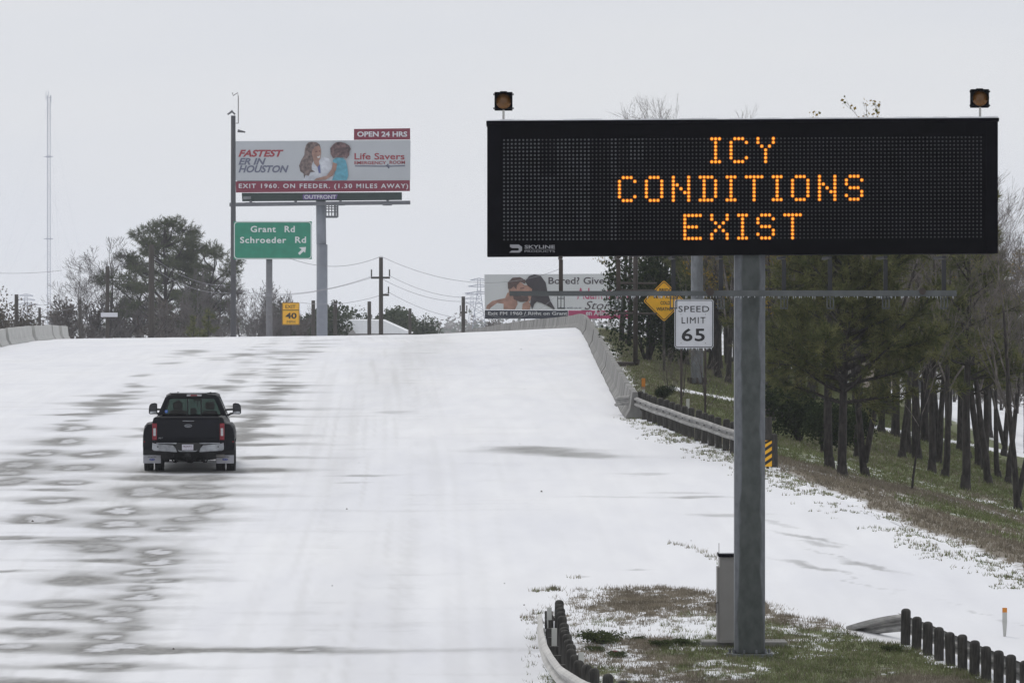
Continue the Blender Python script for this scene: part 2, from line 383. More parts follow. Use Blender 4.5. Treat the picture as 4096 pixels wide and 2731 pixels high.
P_ = [(165,982,35,7,1),(145,1013,48,9,.8),(95,1040,40,8,.8),(50,1066,50,13,.5),(35,1084,45,8,.5),(20,1105,35,10,.4),(150,1108,48,7,.8),(180,1072,48,7,.6),(215,1042,52,9,.9),(115,1148,55,9,.8),(85,1192,62,10,.8),(120,1125,50,3,0),
      (330,1128,60,15,.6),(290,1172,55,12,1),(275,1202,62,12,.9),(465,1098,55,8,0),(350,1096,60,7,0),(460,1116,55,8,.3),(450,1137,75,8,.3),(465,1168,45,14,.5),(430,1193,42,9,.5),(410,1214,34,7,.7),(265,1236,55,8,.6),(240,1258,58,11,.3),(375,1268,45,15,1),(370,1290,50,8,1),(350,1313,50,9,.9),(352,1332,55,8,.6),(190,1328,60,15,0),(245,1285,60,7,0),
      (320,1352,40,6,.6),(315,1370,48,10,1),(300,1398,45,8,.5),(150,1385,75,11,.4),(120,1415,90,10,.7),(265,1420,58,12,1),(290,1440,35,7,0),(75,1450,65,9,.3),(240,1460,58,13,1),(35,1485,62,10,.8),(240,1487,85,14,1),(690,1493,60,7,.6),(500,1492,230,8,0),(200,1530,110,9,.5),(60,1566,110,7,0),(432,1079,75,6,0),(345,1080,40,4,0),(520,1082,40,4,0),(20,1235,60,3,0),(160,1245,60,6,0),(0,1310,30,3,0),  # entries right under the truck paint its contact shadow over wet road
      (230,925,60,9,0),(275,908,45,7,0),(255,938,50,4,0),(180,950,55,5,0),(600,920,50,8,0),(570,932,60,7,.3),(625,938,70,8,0),(560,955,70,7,.3),(600,975,50,5,0),(640,900,45,5,0),(560,1000,70,5,0),(590,1020,60,4,0),(600,1050,60,4,0),(610,1078,40,3,0),(660,885,50,4,0)]
for (a_, b_, c_, d_, e_) in P_:
    if b_ < 1000 and e_ < 0.4: c_, d_ = c_*0.8, d_*0.45
    patch(a_*D, b_*D, c_*D, d_*D, e_, 1.0, rng.uniform(1.4, 2.2), 0, 1.10)
for (a_, b_, c_, d_, k_, t_) in [(1230,1033,90,8,.75,0),(1340,1044,80,7,.75,-0.5),(1200,1027,50,4,.5,0),(830,1091,40,3,.7,0),(815,1107,30,2,.4,0),(1600,1141,55,4,.6,0),(1480,1088,50,3,.35,0),(1560,1130,60,3,.3,0),(1670,1182,50,4,.45,0),(1855,1298,45,5,.6,-3),(1845,1235,45,4,.6,-3),(1870,1250,40,4,.5,-2),(1990,1298,45,5,.6,-3),(1930,1280,40,3,.45,-5),(2290,1415,60,2,.3,-6),(1960,1330,50,2,.3,-6),(1390,1140,80,2,.25,0),(1450,1307,26,1,.5,0),(1325,1326,14,1,.5,0),(1780,1200,60,4,.3,-3)]:
    patch(a_*D, b_*D, c_*D, d_*D, 0, k_, 1.3, t_)
# wheel tracks worn up the slope, fading to short streaks near the crest
for (pts, n) in [([(545,1010),(575,975),(598,946),(621,917),(645,882),(664,826),(715,806),(732,776)], 85), ([(167,979),(199,958),(229,936),(270,911),(311,882),(404,829),(440,800)], 40), ([(330,1000),(400,930),(470,880),(516,897),(586,841),(650,794)], 34), ([(498,829),(560,810),(620,785)], 14), ([(900,960),(960,870),(985,800),(1000,770)], 5)]:
    for i in range(n):
        t = rng.random(); q = t*(len(pts)-1); j = min(int(q), len(pts)-2); f = q-j
        a_ = pts[j][0]*(1-f)+pts[j+1][0]*f+rng.gauss(0, 15); b_ = pts[j][1]*(1-f)+pts[j+1][1]*f
        if b_ < 779: continue
        patch(a_*D, b_*D, rng.uniform(12, 34)*D, rng.uniform(0.7, 1.9)*D*(0.5+2.0*(b_-770)/200), 0, rng.uniform(0.35, 0.85)*(0.45 if n == 5 else 1), 1.1)
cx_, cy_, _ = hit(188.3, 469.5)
rim = np.maximum(rim, 0.85*np.exp(-((DX-cx_)/1.0)**4)*np.exp(-((DY-cy_-1.2)/2.2)**4))  # truck's contact shadow and wet pavement, painted dark into the road colour
# long faint wheel ruts
xc = np.interp(Y, [60, 93, 151, 215, 300, 360, 450], [-6.4, -6.9, -7.7, -9.1, -11.0, -13, -18])
for off, k_ in ((0, 0.26), (-1.7, 0.18), (3.4, 0.05), (5.2, 0.07), (-5.3, 0.10), (-3.6, .05)):
    w = np.exp(-((X-(xc+off)+0.5*(fbm(Y*0.2, X*0.1, 77)-0.5))/0.36)**2)*k_*sm(fbm(X*1.5, Y*0.3, 78), .3, .7)*1.3
    wear_shade = 1-(1-wear_shade)*(1-np.clip(w, 0, 1))
gust = sm(fbm(X*0.22, Y*0.9, 83), 0.56, 0.8)*0.10
wear_shade = 1-(1-wear_shade)*(1-gust*sm(4-X, 0, 6))
Z = zroad(X, Y) + (fbm(X*0.6, Y*0.3, 3)-0.5)*0.05*(1-wear_shade) - 0.012*np.clip(wear_shade, 0, 1)
L_ = X-xc
rut = sm(fbm(L_*1.3, Y*0.018, 201), 0.42, 0.75)*0.55+sm(fbm(L_*6.5, Y*0.04, 202), 0.46, 0.75)*1.1
rut = rut*(0.25+0.75*np.exp(-((L_-3.8)/2.6)**2)+0.5*np.exp(-((L_+2.0)/1.6)**2))*(0.45+0.8*fbm(L_*0.5, Y*0.05, 203))
grime = 0.55*np.exp(-((L_-3.6-0.02*(Y-150))/1.7)**2)*sm(Y, 135, 330)*(0.5+fbm(L_*2, Y*0.12, 205))
rut = np.clip(rut*0.28+grime*0.8, 0, 1)
Z = Z-0.010*rut
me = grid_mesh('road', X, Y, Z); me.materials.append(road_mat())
set_attr(me, 'wear_shade', wear_shade); set_attr(me, 'ice', ice); set_attr(me, 'rim', rim); set_attr(me, 'rut', rut)  # rim also carries the shade painted beneath the truck
struct('road', me)

# a few leaves and twigs blown onto the snow
def crumbs(name, label, n, size, m, spread, y0=88, y1=240):
    rr_ = random.Random(len(name)); mb = MB()
    for _ in range(n):
        y = y0+(y1-y0)*rr_.random()**1.6; x = float(np.interp(y, [60, 93, 151, 215, 300, 360, 450], [-6.4, -6.9, -7.7, -9.1, -11.0, -13, -18]))+rr_.choice((0.9, -0.3, -1.5, -2.6, 2.0) if spread is None else spread)+rr_.gauss(0, 0.5 if spread is None else 3)
        z = float(zroad(x, y)); q = size*rr_.uniform(0.4, 1.3); a = rr_.uniform(0, 3)
        c_, s__ = math.cos(a)*q, math.sin(a)*q
        mb.add([(x-c_, y-s__, z-0.01), (x+s__, y-c_, z-0.01), (x+c_, y+s__*1.2, z-0.01), (x-s__*0.8, y+c_, z-0.01), (x, y, z+q*rr_.uniform(0.35, 0.9))], [(0, 1, 4), (1, 2, 4), (2, 3, 4), (3, 0, 4)])
    o = obj(name, mb.mesh(name, m, fix=False), kind='stuff'); o['label'] = label; o['category'] = name.split('_')[-1]; return o
crumbs('blown_leaves', 'few dark leaves and twigs blown onto the open snow of the road', 16, 0.035, mat('dead_leaf', (0.06, 0.045, 0.03), 0.9, 0.3, 9), (6, 8, 9, 10, 4, 11), 95, 330)
# right verge and embankment
GM = ground_mat('snowy_grass_slope')
ys2 = [-60]
while ys2[-1] < 620:
    y = ys2[-1]; ys2.append(y+(6 if y < 80 else (0.5 if y < 260 else 2)))
ys2 = np.array(ys2); s_ = np.concatenate([np.arange(0, 12, 0.2), np.arange(12, 30, 0.8), np.array([34, 40, 60])])
def verge_fields(x, y):
    s = x-xr(y)
    n = fbm(x*0.5, y*0.16, 101); n2 = fbm(x*1.6, y*0.6, 102); n3 = fbm(x*3.5, y*1.7, 104)
    snow = 0.19+0.6*(n-0.45)+0.6*(n2-0.5)+0.5*(n3-0.5)
    snow = snow + 0.6*(1-sm(s, 0.1, 0.95)) + 0.10*sm(s, 3.0, 8.0)
    snow = np.where(y > 178, snow-0.22+0.9*np.exp(-((y-222-1.2*(s-4))/3.0)**2)*sm(s, 1.0, 2.0), snow)
    green = sm(fbm(x*0.35, y*0.13, 103)+0.12*sm(s, 2.0, 4.0)-0.18*(1-sm(s, 1.5, 3)), 0.42, 0.62)
    green = np.where(y > 175, np.maximum(green, 0.7), green)
    snow = snow+0.9*sm(x, 21.0, 22.5)
    return np.clip(snow, 0, 1), np.clip(green, 0, 1)
X = xr(ys2)[:, None]+s_[None, :]; Y = np.repeat(ys2[:, None], len(s_), 1)
sn, gr = verge_fields(X, Y)
me = grid_mesh('grass_embankment', X, Y, terrain(X, Y)); me.materials.append(GM); set_attr(me, 'snow', sn); set_attr(me, 'green', gr)
struct('grass_embankment', me)
# left bank
sL = np.array([0, 0.7, 1.5, 3, 5, 8, 12, 20, 40]); yL = np.arange(-60, 620, 4.0)
X = xl(yL)[:, None]-sL[None, ::-1]; Y = np.repeat(yL[:, None], len(sL), 1)
me = grid_mesh('left_embankment', X, Y, terrain(X, Y)); me.materials.append(GM)
set_attr(me, 'snow', 0.35+0.5*fbm(X*0.3, Y*0.1, 7)); set_attr(me, 'green', fbm(X*0.2, Y*0.1, 8)); struct('left_embankment', me)
# far ground to the horizon
g = np.concatenate([-np.geomspace(9000, 40, 40), [0], np.geomspace(40, 9000, 40)])
yg = np.concatenate([np.linspace(-300, 400, 20), np.geomspace(430, 11000, 60)])
X, Y = np.meshgrid(g, yg); me = grid_mesh('ground', X, Y, np.full_like(X, -1.35)); me.materials.append(GM)
set_attr(me, 'snow', 0.35+0.6*fbm(X*0.01, Y*0.01, 21)); set_attr(me, 'green', 0.6*fbm(X*0.012, Y*0.012, 22)); struct('ground', me)
# frontage road beside the wood
yf = np.arange(60, 900, 4.0); xf = np.linspace(23.0, 32.0, 8)
X, Y = np.meshgrid(xf, yf); X = X + 0.00*Y
me = grid_mesh('frontage_road', X, Y, np.full_like(X, ZF+0.10)); me.materials.append(MATS.get('x') or mat('packed_snow', (0.74, 0.75, 0.79), 0.8, 0.08, 0.6, bump=0.2))
struct('frontage_road', me)

# gore island between the road and the ramp
def island_mask(x, y):
    xa = np.interp(y, [60, 84, 88, 96, 104, 110, 113], [0.2, 0.35, 0.25, 0.25, 0.35, 0.7, 1.6])
    xb = np.interp(y, [60, 84, 90, 99, 104, 108, 111, 113], [11.8, 9.4, 8.55, 7.05, 6.1, 5.1, 4.2, 3.0])
    e = (fbm(x*1.2, y*0.6, 111)-0.5)*0.9
    return sm(x-xa+e, -0.2, 0.5)*sm(xb-x+e, -0.2, 0.5)*sm(113.3-y+e*3, -0.5, 1.6)
xi = np.arange(-0.6, 12.0, 0.055); yi = np.arange(62, 115, 0.12); X, Y = np.meshgrid(xi, yi)
def isl_fields(x, y):
    m = island_mask(x, y)
    n = fbm(x*0.8, y*0.33, 121); n2 = fbm(x*2.4, y*1.1, 122); n3 = fbm(x*6, y*3, 124)
    brown_band = np.exp(-((y-109.0)/2.6)**2)*sm(x, 1.6, 2.6)
    green_band = np.exp(-((y-98.3)/2.8)**2)*sm(x, 1.8, 3.2)
    low = np.exp(-((y-92.2)/2.2)**2)*sm(x, 1.9, 3.6)
    drift = 0.5*np.exp(-((y-103)/1.3)**2-((x-2.2)/1.7)**2)+0.35*np.exp(-((y-105.5)/0.5)**2-((x-3)/1.2)**2)
    sn = 0.52+0.9*(n-0.5)+1.0*(n2-0.5)+1.1*(n3-0.5)-0.40*brown_band-0.36*green_band-0.42*low+drift
    sn = sn+0.30*(1-sm(x, 0.4, 2.2))-0.10*sm(x, 3.4, 5)
    gr = sm(fbm(x*0.9, y*0.4, 123)+0.35*green_band-0.30*brown_band-0.1*low, 0.42, 0.66)
    return m, np.clip(1-(1-sn)*1.0+(1-m)*0.9, 0, 1), gr
m_, sn, gr = isl_fields(X, Y)
def z_isl(x, y): return zroad(x, y)-0.05+0.05*island_mask(x, y)+0.05*(fbm(x*1.4, y*0.8, 131)-0.5)
Z = zroad(X, Y)-0.05+m_*0.06+0.05*(fbm(X*1.4, Y*0.8, 131)-0.5)*m_
me = grid_mesh('gore_ground', X, Y, Z, keep=(m_ > 0.02)); me.materials.append(GM); set_attr(me, 'snow', sn); set_attr(me, 'green', gr); struct('gore_ground', me)

# grass blades: tens of thousands of single triangles, one object per patch of ground cover
GB = [leafmat('dry_grass', (0.15, 0.13, 0.10), (0.31, 0.27, 0.21)), leafmat('green_grass', (0.10, 0.12, 0.05), (0.21, 0.235, 0.11))]
def grass(name, label, xs, yys, zs, gfrac, hmin, hmax, per=5, wid=0.008):
    n = len(xs); N = n*per
    x = np.repeat(xs, per)+nrng.normal(0, 0.035, N); y = np.repeat(yys, per)+nrng.normal(0, 0.05, N); z = np.repeat(zs, per)-0.01
    h = nrng.uniform(hmin, hmax, N); a = nrng.uniform(0, 6.283, N); ln = nrng.uniform(0.1, 0.9, N)*h
    dx = np.cos(a)*ln; dy = np.sin(a)*ln; w = wid*nrng.uniform(0.7, 1.4, N)
    v = np.zeros((N, 3, 3)); px_ = -np.sin(a)*0+1.0
    v[:, 0] = np.stack([x-w, y, z], 1); v[:, 1] = np.stack([x+w, y, z], 1); v[:, 2] = np.stack([x+dx, y+dy, z+h], 1)
    me = bpy.data.meshes.new(name); me.vertices.add(N*3); me.vertices.foreach_set('co', v.ravel())
    me.loops.add(N*3); me.loops.foreach_set('vertex_index', np.arange(N*3)); me.polygons.add(N)
    me.polygons.foreach_set('loop_start', np.arange(0, N*3, 3)); me.polygons.foreach_set('loop_total', np.full(N, 3))
    for m in GB: me.materials.append(m)
    me.polygons.foreach_set('material_index', (np.repeat(gfrac, per) > nrng.random(N)).astype(np.int32))
    me.update(calc_edges=True); o = obj(name, me, kind='stuff'); o['label'] = label; o['category'] = 'grass'; return o
n = 60000; xs = nrng.uniform(0, 10, n); yy = nrng.uniform(84, 114, n); m_, sn, gr = isl_fields(xs, yy)
k = (m_ > 0.15) & (nrng.random(n) < np.clip(1.1-1.15*sn, 0.05, 1)*0.7)
grass('island_grass', 'tufts of dry and green grass poking through snow around the big sign post', xs[k], yy[k], z_isl(xs[k], yy[k]), gr[k]*0.75, 0.03, 0.12, 5, 0.006)
n = 95000; yy = nrng.uniform(112, 330, n)**1.0; s = nrng.uniform(0.0, 15, n); xs = xr(yy)+s; sn, gr = verge_fields(xs, yy)
k = nrng.random(n) < np.clip(1.2-1.5*sn, 0.03, 1)*0.7
grass('verge_grass', 'brown and green grass over the slope below the trees, flecked with snow', xs[k], yy[k], terrain(xs[k], yy[k]), gr[k]*0.85, 0.04, 0.15, 4, 0.011)
# fringe of tufts at the snow edge of the ramp and along the guardrail foot
n = 2600; yy = nrng.uniform(112, 184, n); xs = xr(yy)+nrng.normal(-0.15, 0.42, n); k = fbm(xs*1.6, yy*0.7, 141) > 0.45
grass('edge_tufts', 'sparse grass tufts along the snowy outer edge of the ramp', xs[k], yy[k], np.where(xs[k] < xr(yy[k]), zroad(xs[k], yy[k]), terrain(xs[k], yy[k])), np.full(k.sum(), .6), 0.03, 0.10, 5, 0.008)
tx = []; ty = []
for i in range(17):
    t = i/16; a_ = (1540+(1655-1540)*t+rng.gauss(0, 5))*D; b_ = (1248+(1290-1248)*t**1.4+rng.gauss(0, 1.5))*D; p = hit(a_, b_); tx += [p[0]+rng.gauss(0, .05) for _ in range(2)]; ty += [p[1]+rng.gauss(0, .08) for _ in range(2)]
for (a_, b_) in [(1222,1357),(1268,1352),(1275,1354),(1282,1353),(1260,1356),(1325,1326),(1208,1425),(1212,1418),(1232,1408),(1228,1432),(1222,1470),(1230,1490)]:
    p = hit(a_*D, b_*D); tx += [p[0]+rng.gauss(0, .08) for _ in range(8)]; ty += [p[1]+rng.gauss(0, .12) for _ in range(8)]
tx = np.array(tx); ty = np.array(ty)
grass('loose_tufts', 'thin line of grass tufts poking from the smooth snow left of the grey cabinet', tx, ty, zroad(tx, ty), np.full(len(tx), .3), 0.04, 0.12, 4, 0.006)

# ------------------------------------------------------------------ shared materials
concrete = mat('barrier_concrete', (0.155, 0.152, 0.145), 0.9, 0.22, 1.6, bump=0.25, col2=(0.23, 0.225, 0.215), stretch=(1, 1, 0.25))
concrete2 = mat('pale_concrete', (0.48, 0.475, 0.455), 0.9, 0.12, 1.5, bump=0.15)
galv = mat('galvanised_steel', (0.13, 0.14, 0.15), 0.5, 0.16, 5, metal=0.4, col2=(0.18, 0.19, 0.205), stretch=(1, 1, 0.4))
def stain_mat():
    m = bpy.data.materials.new('stained_galvanised_post'); m.use_nodes = True; t = m.node_tree; b = t.nodes['Principled BSDF']
    b.inputs['Metallic'].default_value = 0.35; b.inputs['Roughness'].default_value = 0.55
    c = t.nodes.new('ShaderNodeTexCoord'); sp_ = t.nodes.new('ShaderNodeSeparateXYZ'); t.links.new(c.outputs['Object'], sp_.inputs[0])
    def noise(sc_, st):
        mpn = t.nodes.new('ShaderNodeMapping'); mpn.inputs['Scale'].default_value = st; n = t.nodes.new('ShaderNodeTexNoise'); n.inputs['Scale'].default_value = sc_; n.inputs['Detail'].default_value = 6
        t.links.new(c.outputs['Object'], mpn.inputs[0]); t.links.new(mpn.outputs[0], n.inputs['Vector']); return n
    def ramp(f, c0, c1, p0, p1):
        r = t.nodes.new('ShaderNodeValToRGB'); r.color_ramp.elements[0].position = p0; r.color_ramp.elements[1].position = p1
        r.color_ramp.elements[0].color = (*c0, 1); r.color_ramp.elements[1].color = (*c1, 1); t.links.new(f, r.inputs[0]); return r
    def ma(op, a, b_=None, c_=None):
        n = t.nodes.new('ShaderNodeMath'); n.operation = op
        for i, q in enumerate((a, b_, c_)):
            if q is None: continue
            if hasattr(q, 'links') or hasattr(q, 'is_linked'): t.links.new(q, n.inputs[i])
            else: n.inputs[i].default_value = q
        return n.outputs[0]
    sp = ramp(noise(14, (1, 1, .5)).outputs['Fac'], (0.12, 0.128, 0.142), (0.165, 0.175, 0.19), .35, .65)
    st = ramp(noise(9, (1, 1, .6)).outputs['Fac'], (0.050, 0.058, 0.056), (0.085, 0.094, 0.092), .3, .7)
    ax = ma('ABSOLUTE', sp_.outputs[0]); wob = ma('MULTIPLY', noise(2.2, (2.5, 2.5, .5)).outputs['Fac'], 0.20); wid = ma('ADD', wob, ma('MULTIPLY_ADD', sp_.outputs[2], -0.012, 0.13))
    f = ma('MULTIPLY', ma('SUBTRACT', wid, ax), 30.0); f2 = t.nodes.new('ShaderNodeClamp'); t.links.new(f, f2.inputs[0])
    mx = t.nodes.new('ShaderNodeMixRGB'); t.links.new(f2.outputs[0], mx.inputs[0]); t.links.new(sp.outputs[0], mx.inputs[1]); t.links.new(st.outputs[0], mx.inputs[2]); t.links.new(mx.outputs[0], b.inputs['Base Color'])
    return m
stained = stain_mat()
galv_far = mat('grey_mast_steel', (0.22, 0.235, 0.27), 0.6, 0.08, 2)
railm = mat('weathered_rail', (0.17, 0.167, 0.16), 0.6, 0.22, 3, metal=0.25, col2=(0.25, 0.245, 0.235), stretch=(2, 0.6, 4))
railw = mat('frosted_rail', (0.44, 0.43, 0.41), 0.6, 0.18, 4, metal=0.1)
timber = mat('creosoted_timber', (0.022, 0.020, 0.018), 0.85, 0.35, 8, col2=(0.045, 0.042, 0.036), stretch=(3, 3, 0.5), bump=0.4)
black = mat('black_housing', (0.003, 0.003, 0.005), 0.8, 0.3, 3, spec=0.04)
black2 = mat('black_screen', (0.0025, 0.0025, 0.004), 0.8, 0.2, 3, spec=0.04)
polewood = mat('pole_wood', (0.055, 0.048, 0.042), 0.9, 0.25, 4, stretch=(3, 3, 0.3))
rust = mat('dark_rusty_pipe', (0.045, 0.035, 0.03), 0.8, 0.3, 5)
snowm = mat('snow_cap', (0.80, 0.81, 0.83), 0.8, 0.04, 8)
icem = mat('icicle_ice', (0.72, 0.75, 0.80), 0.25, 0.05, 8)
white = mat('white_sheeting', (0.62, 0.63, 0.67), 0.6, 0.05, 3)
green = mat('green_sheeting', (0.013, 0.215, 0.135), 0.5, 0.10, 2.0)
yellow = mat('yellow_sheeting', (0.90, 0.46, 0.008), 0.5, 0.08, 3)
yellow_far = mat('amber_sheeting', (0.80, 0.42, 0.02), 0.5, 0.08, 3)
blk = mat('black_lettering', (0.012, 0.012, 0.014), 0.6, 0, 1)
orange = mat('orange_sheeting', (0.62, 0.22, 0.02), 0.6, 0.1, 5)
plastic = mat('white_plastic', (0.50, 0.50, 0.47), 0.6, 0.08, 5)

# ------------------------------------------------------------------ concrete barriers
def barrier(name, label, path, h, side, seglen, m, wob=0.0):
    """safety-shape barrier made of cast lengths; side=+1: face towards -X"""
    root = thing(name, label, 'barrier', (path[0][0], path[0][1], path[0][2]))
    pr = [(-0.30, 0), (-0.30, 0.075), (-0.16, 0.30), (-0.08, h), (0.08, h), (0.16, 0.30), (0.30, 0.075), (0.30, 0)]
    P = np.array(path); dl = np.r_[0, np.cumsum(np.linalg.norm(np.diff(P[:, :2], axis=0), axis=1))]
    L = dl[-1]; n = int(L/seglen); o0 = P[0]
    for i in range(n):
        a = i*L/n+0.04; b = (i+1)*L/n-0.04; mb = MB(); secs = []; j0 = rng.gauss(0, wob); j1 = rng.gauss(0, wob)+0.03*wob
        for t in np.linspace(a, b, 5):
            c = [np.interp(t, dl, P[:, j]) for j in range(3)]
            e = [np.interp(min(t+1, L), dl, P[:, j]) for j in range(2)]; f = [np.interp(max(t-1, 0), dl, P[:, j]) for j in range(2)]
            dd = Vector((e[0]-f[0], e[1]-f[1], 0)).normalized(); nn = Vector((dd.y, -dd.x, 0))
            jj = j0+(j1-j0)*(t-a)/(b-a); secs.append([(c[0]+nn.x*(q[0]+jj)-o0[0], c[1]+nn.y*(q[0]+jj)-o0[1], c[2]+q[1]+0.15*abs(j0)*(q[1] > 0.5)-o0[2]-(0.12 if q[1] == 0 else 0)) for q in pr])
        mb.loft(secs); obj('barrier_length', mb, m, root)
    return root, dl, P
pts = []
for y in np.arange(183, 560, 2.0):
    x = float(xr(y))-0.45; pts.append((x, y, float(zroad(x, y))))
barrier('concrete_barrier', 'long grey concrete barrier along the right edge of the bridge, bending left over the crest', pts, 0.86, 1, 9.0, concrete, 0.012)
pts = []
for y in np.arange(262, 388, 2.0):
    x = float(xl(y))+0.45; pts.append((x, y, float(zroad(x, y))-0.02))
barrier('concrete_barrier', 'pale concrete barrier of cast lengths at the left edge of the road crest', pts, 0.90, 1, 12, concrete2, 0.14)
# snow ridge blown against the barrier foot
# ------------------------------------------------------------------ guardrails
def wprofile():   # (out, up) of a W-beam
    return [(0.0, 0.155), (0.055, 0.125), (0.08, 0.095), (0.055, 0.05), (0.0, 0.02), (0.0, -0.02), (0.055, -0.05), (0.08, -0.095), (0.055, -0.125), (0.0, -0.155)]
def wbeam(mb, path, side, zc, o, twist=None):
    pr = wprofile(); pr2 = [(a-0.006, b) for a, b in reversed(pr)]; full = pr+pr2; secs = []
    for i, p in enumerate(path):
        a = Vector(path[max(i-1, 0)]); b = Vector(path[min(i+1, len(path)-1)]); d = (b-a); d.z = 0; d.normalize(); nn = Vector((-d.y, d.x, 0))*side
        zz = zc[i] if hasattr(zc, '__len__') else zc; th = twist[i] if twist else 0
        s_ = []
        for q in full:
            out = q[0]*math.cos(th)-q[1]*math.sin(th); up = q[0]*math.sin(th)+q[1]*math.cos(th)
            s_.append((p[0]+nn.x*out-o[0], p[1]+nn.y*out-o[1], p[2]+up+zz-o[2]))
        secs.append(s_)
    mb.loft(secs)
def resample(path, n):
    P = np.array(path, float); dl = np.r_[0, np.cumsum(np.linalg.norm(np.diff(P, axis=0), axis=1))]
    t = np.linspace(0, dl[-1], n); return [tuple(np.interp(q, dl, P[:, j]) for j in range(P.shape[1])) for q in t]
def post_mb(h, r=0.085, k=14):
    mb = MB(); mb.tube([(0, 0, -0.4), (0, 0, h-0.055), (0, 0, h-0.03), (0, 0, h-0.01), (0, 0, h)], [r, r, r*0.9, r*0.66, r*0.3], k); return mb
post_me = post_mb(0.86, 0.10).mesh('timber_post', timber, smooth=False)

# middle guardrail: from the barrier end, flaring right behind the big post
gp = [(3.85, 184.5), (4.10, 181.5), (4.5, 177), (5.2, 170), (6.0, 162.5), (6.55, 157.5), (6.9, 154.5)]
gp = resample(gp, 40); base = (gp[0][0], gp[0][1], float(zroad(gp[0][0], gp[0][1])))
root = thing('guardrail', 'weathered steel guardrail on dark timber posts running from the barrier end behind the big post', 'guardrail', base)
rp_ = [(p[0]+0.02, p[1], float(zroad(p[0], p[1]))) for p in gp]
mb = MB(); wbeam(mb, rp_, -1, [0.54+0.008*math.sin(i*0.6) for i in range(len(rp_))], base); ob = obj('rail', mb, railm, root)
mbk = MB()
pp = resample([(p[0]+0.22, p[1]) for p in gp[1:]], 21)
for i, p in enumerate(pp):
    z = float(terrain(p[0], p[1])); zr_ = float(zroad(min(p[0], float(xr(p[1]))), p[1]))
    obj('timber_post', post_me, None, root, (p[0]-base[0], p[1]-base[1], zr_-base[2]+rng.uniform(-0.01, 0.025)), (rng.gauss(0, .02), rng.gauss(0, .02), rng.uniform(0, 3)))
mb = MB()
for i in range(0, 40, 2):
    p = rp_[i]; mb.tube([(p[0]-0.03-base[0], p[1]-0.02-base[1], p[2]+0.56-base[2]), (p[0]-0.05-base[0], p[1]-0.06-base[1], p[2]+0.56-base[2])], 0.018, 6)
obj('bolt_heads', mb, blk, root, kind='stuff')
mb = MB(); mb.box(-0.42, -0.40, -0.03, 0.6, 0.35, 0.80)
# end shoe bent onto the barrier
mb = MB(); wbeam(mb, [(3.42, 186.2, rp_[0][2]), (3.50, 185.4, rp_[0][2]), (3.85, 184.4, rp_[0][2])], -1, [0.46, 0.50, 0.56], base); obj('end_shoe', mb, railm, root)
# striped object marker at its near end, right of the big post
mk = ray(768, 449, 153.5); zt = float(zroad(mk[0], mk[1]))
mroot = thing('object_marker', 'black and orange striped marker panel at the guardrail end just right of the big post', 'marker', (mk[0], mk[1], zt))
mb = MB(); mb.box(-0.14, 0.11, 0.02, 0.05, 0.25, 1.35); obj('backing', mb, timber, mroot)
mb = MB(); mb.box(-0.14, 0.105, -0.005, 0.015, 0.02, 0.72); obj('panel', mb, yellow, mroot)
mb = MB()
for i in range(4):
    z0 = 0.03+i*0.19; mb.prism([(-0.14, z0-0.02), (0.105, z0+0.15), (0.105, z0+0.24) if i < 3 else (0.105, 0.72), (-0.14, z0+0.075)], -0.012, -0.006, 'y')
obj('stripe', mb, blk, mroot, kind='stuff')
mb = MB(); mb.box(-0.03, 0.03, 0.052, 0.09, -0.3, 1.0); obj('post', mb, timber, mroot)

# near guardrail at bottom centre, seen end on
post_low = post_mb(0.64, 0.083).mesh('timber_post', timber)
gp = resample([(0.60, 103.0), (0.51, 100), (0.52, 95), (0.57, 92), (0.65, 90), (0.76, 88), (1.08, 85.5), (1.7, 83), (2.6, 81)], 40)
base = (gp[0][0], gp[0][1], float(zroad(gp[0][0], gp[0][1])))
root = thing('guardrail', 'frosted guardrail with stacked round timber posts at the bottom centre, seen end on', 'guardrail', base)
rp_ = [(p[0], p[1], float(zroad(p[0], p[1]))) for p in gp]
mb = MB(); wbeam(mb, rp_, -1, [0.02+0.5*float(sm(103-p[1], 0, 4.5)) for p in gp], base); obj('rail', mb, railw, root)
mb = MB(); pp = resample([(0.84, 102.6), (0.87, 98), (0.93, 94), (1.03, 90.5), (1.3, 88.2), (1.9, 85.5)], 19)
for p in pp:
    obj('timber_post', post_low, None, root, (p[0]-base[0], p[1]-base[1], float(z_isl(p[0], p[1]))-base[2]-0.03+rng.uniform(-0.02, 0.02)), (rng.gauss(0, .02), rng.gauss(0, .02), rng.uniform(0, 3)))
for p in resample([(0.66, 102.5), (0.68, 98), (0.72, 94), (0.82, 90.5), (0.95, 88)], 9):
    mb = MB(); mb.box(-0.07, 0.07, -0.1, 0.1, 0.08, 0.40); obj('offset_block', mb, timber, root, (p[0]-base[0], p[1]-base[1], float(zroad(p[0], p[1]))-base[2]))
mb = MB(); mb.box(-0.03, 0.02, -0.01, 0.01, 0.55, 0.80); obj('bracket', mb, rust, root, (0.42, -1.5, -0.22), (0, R(-28), 0))

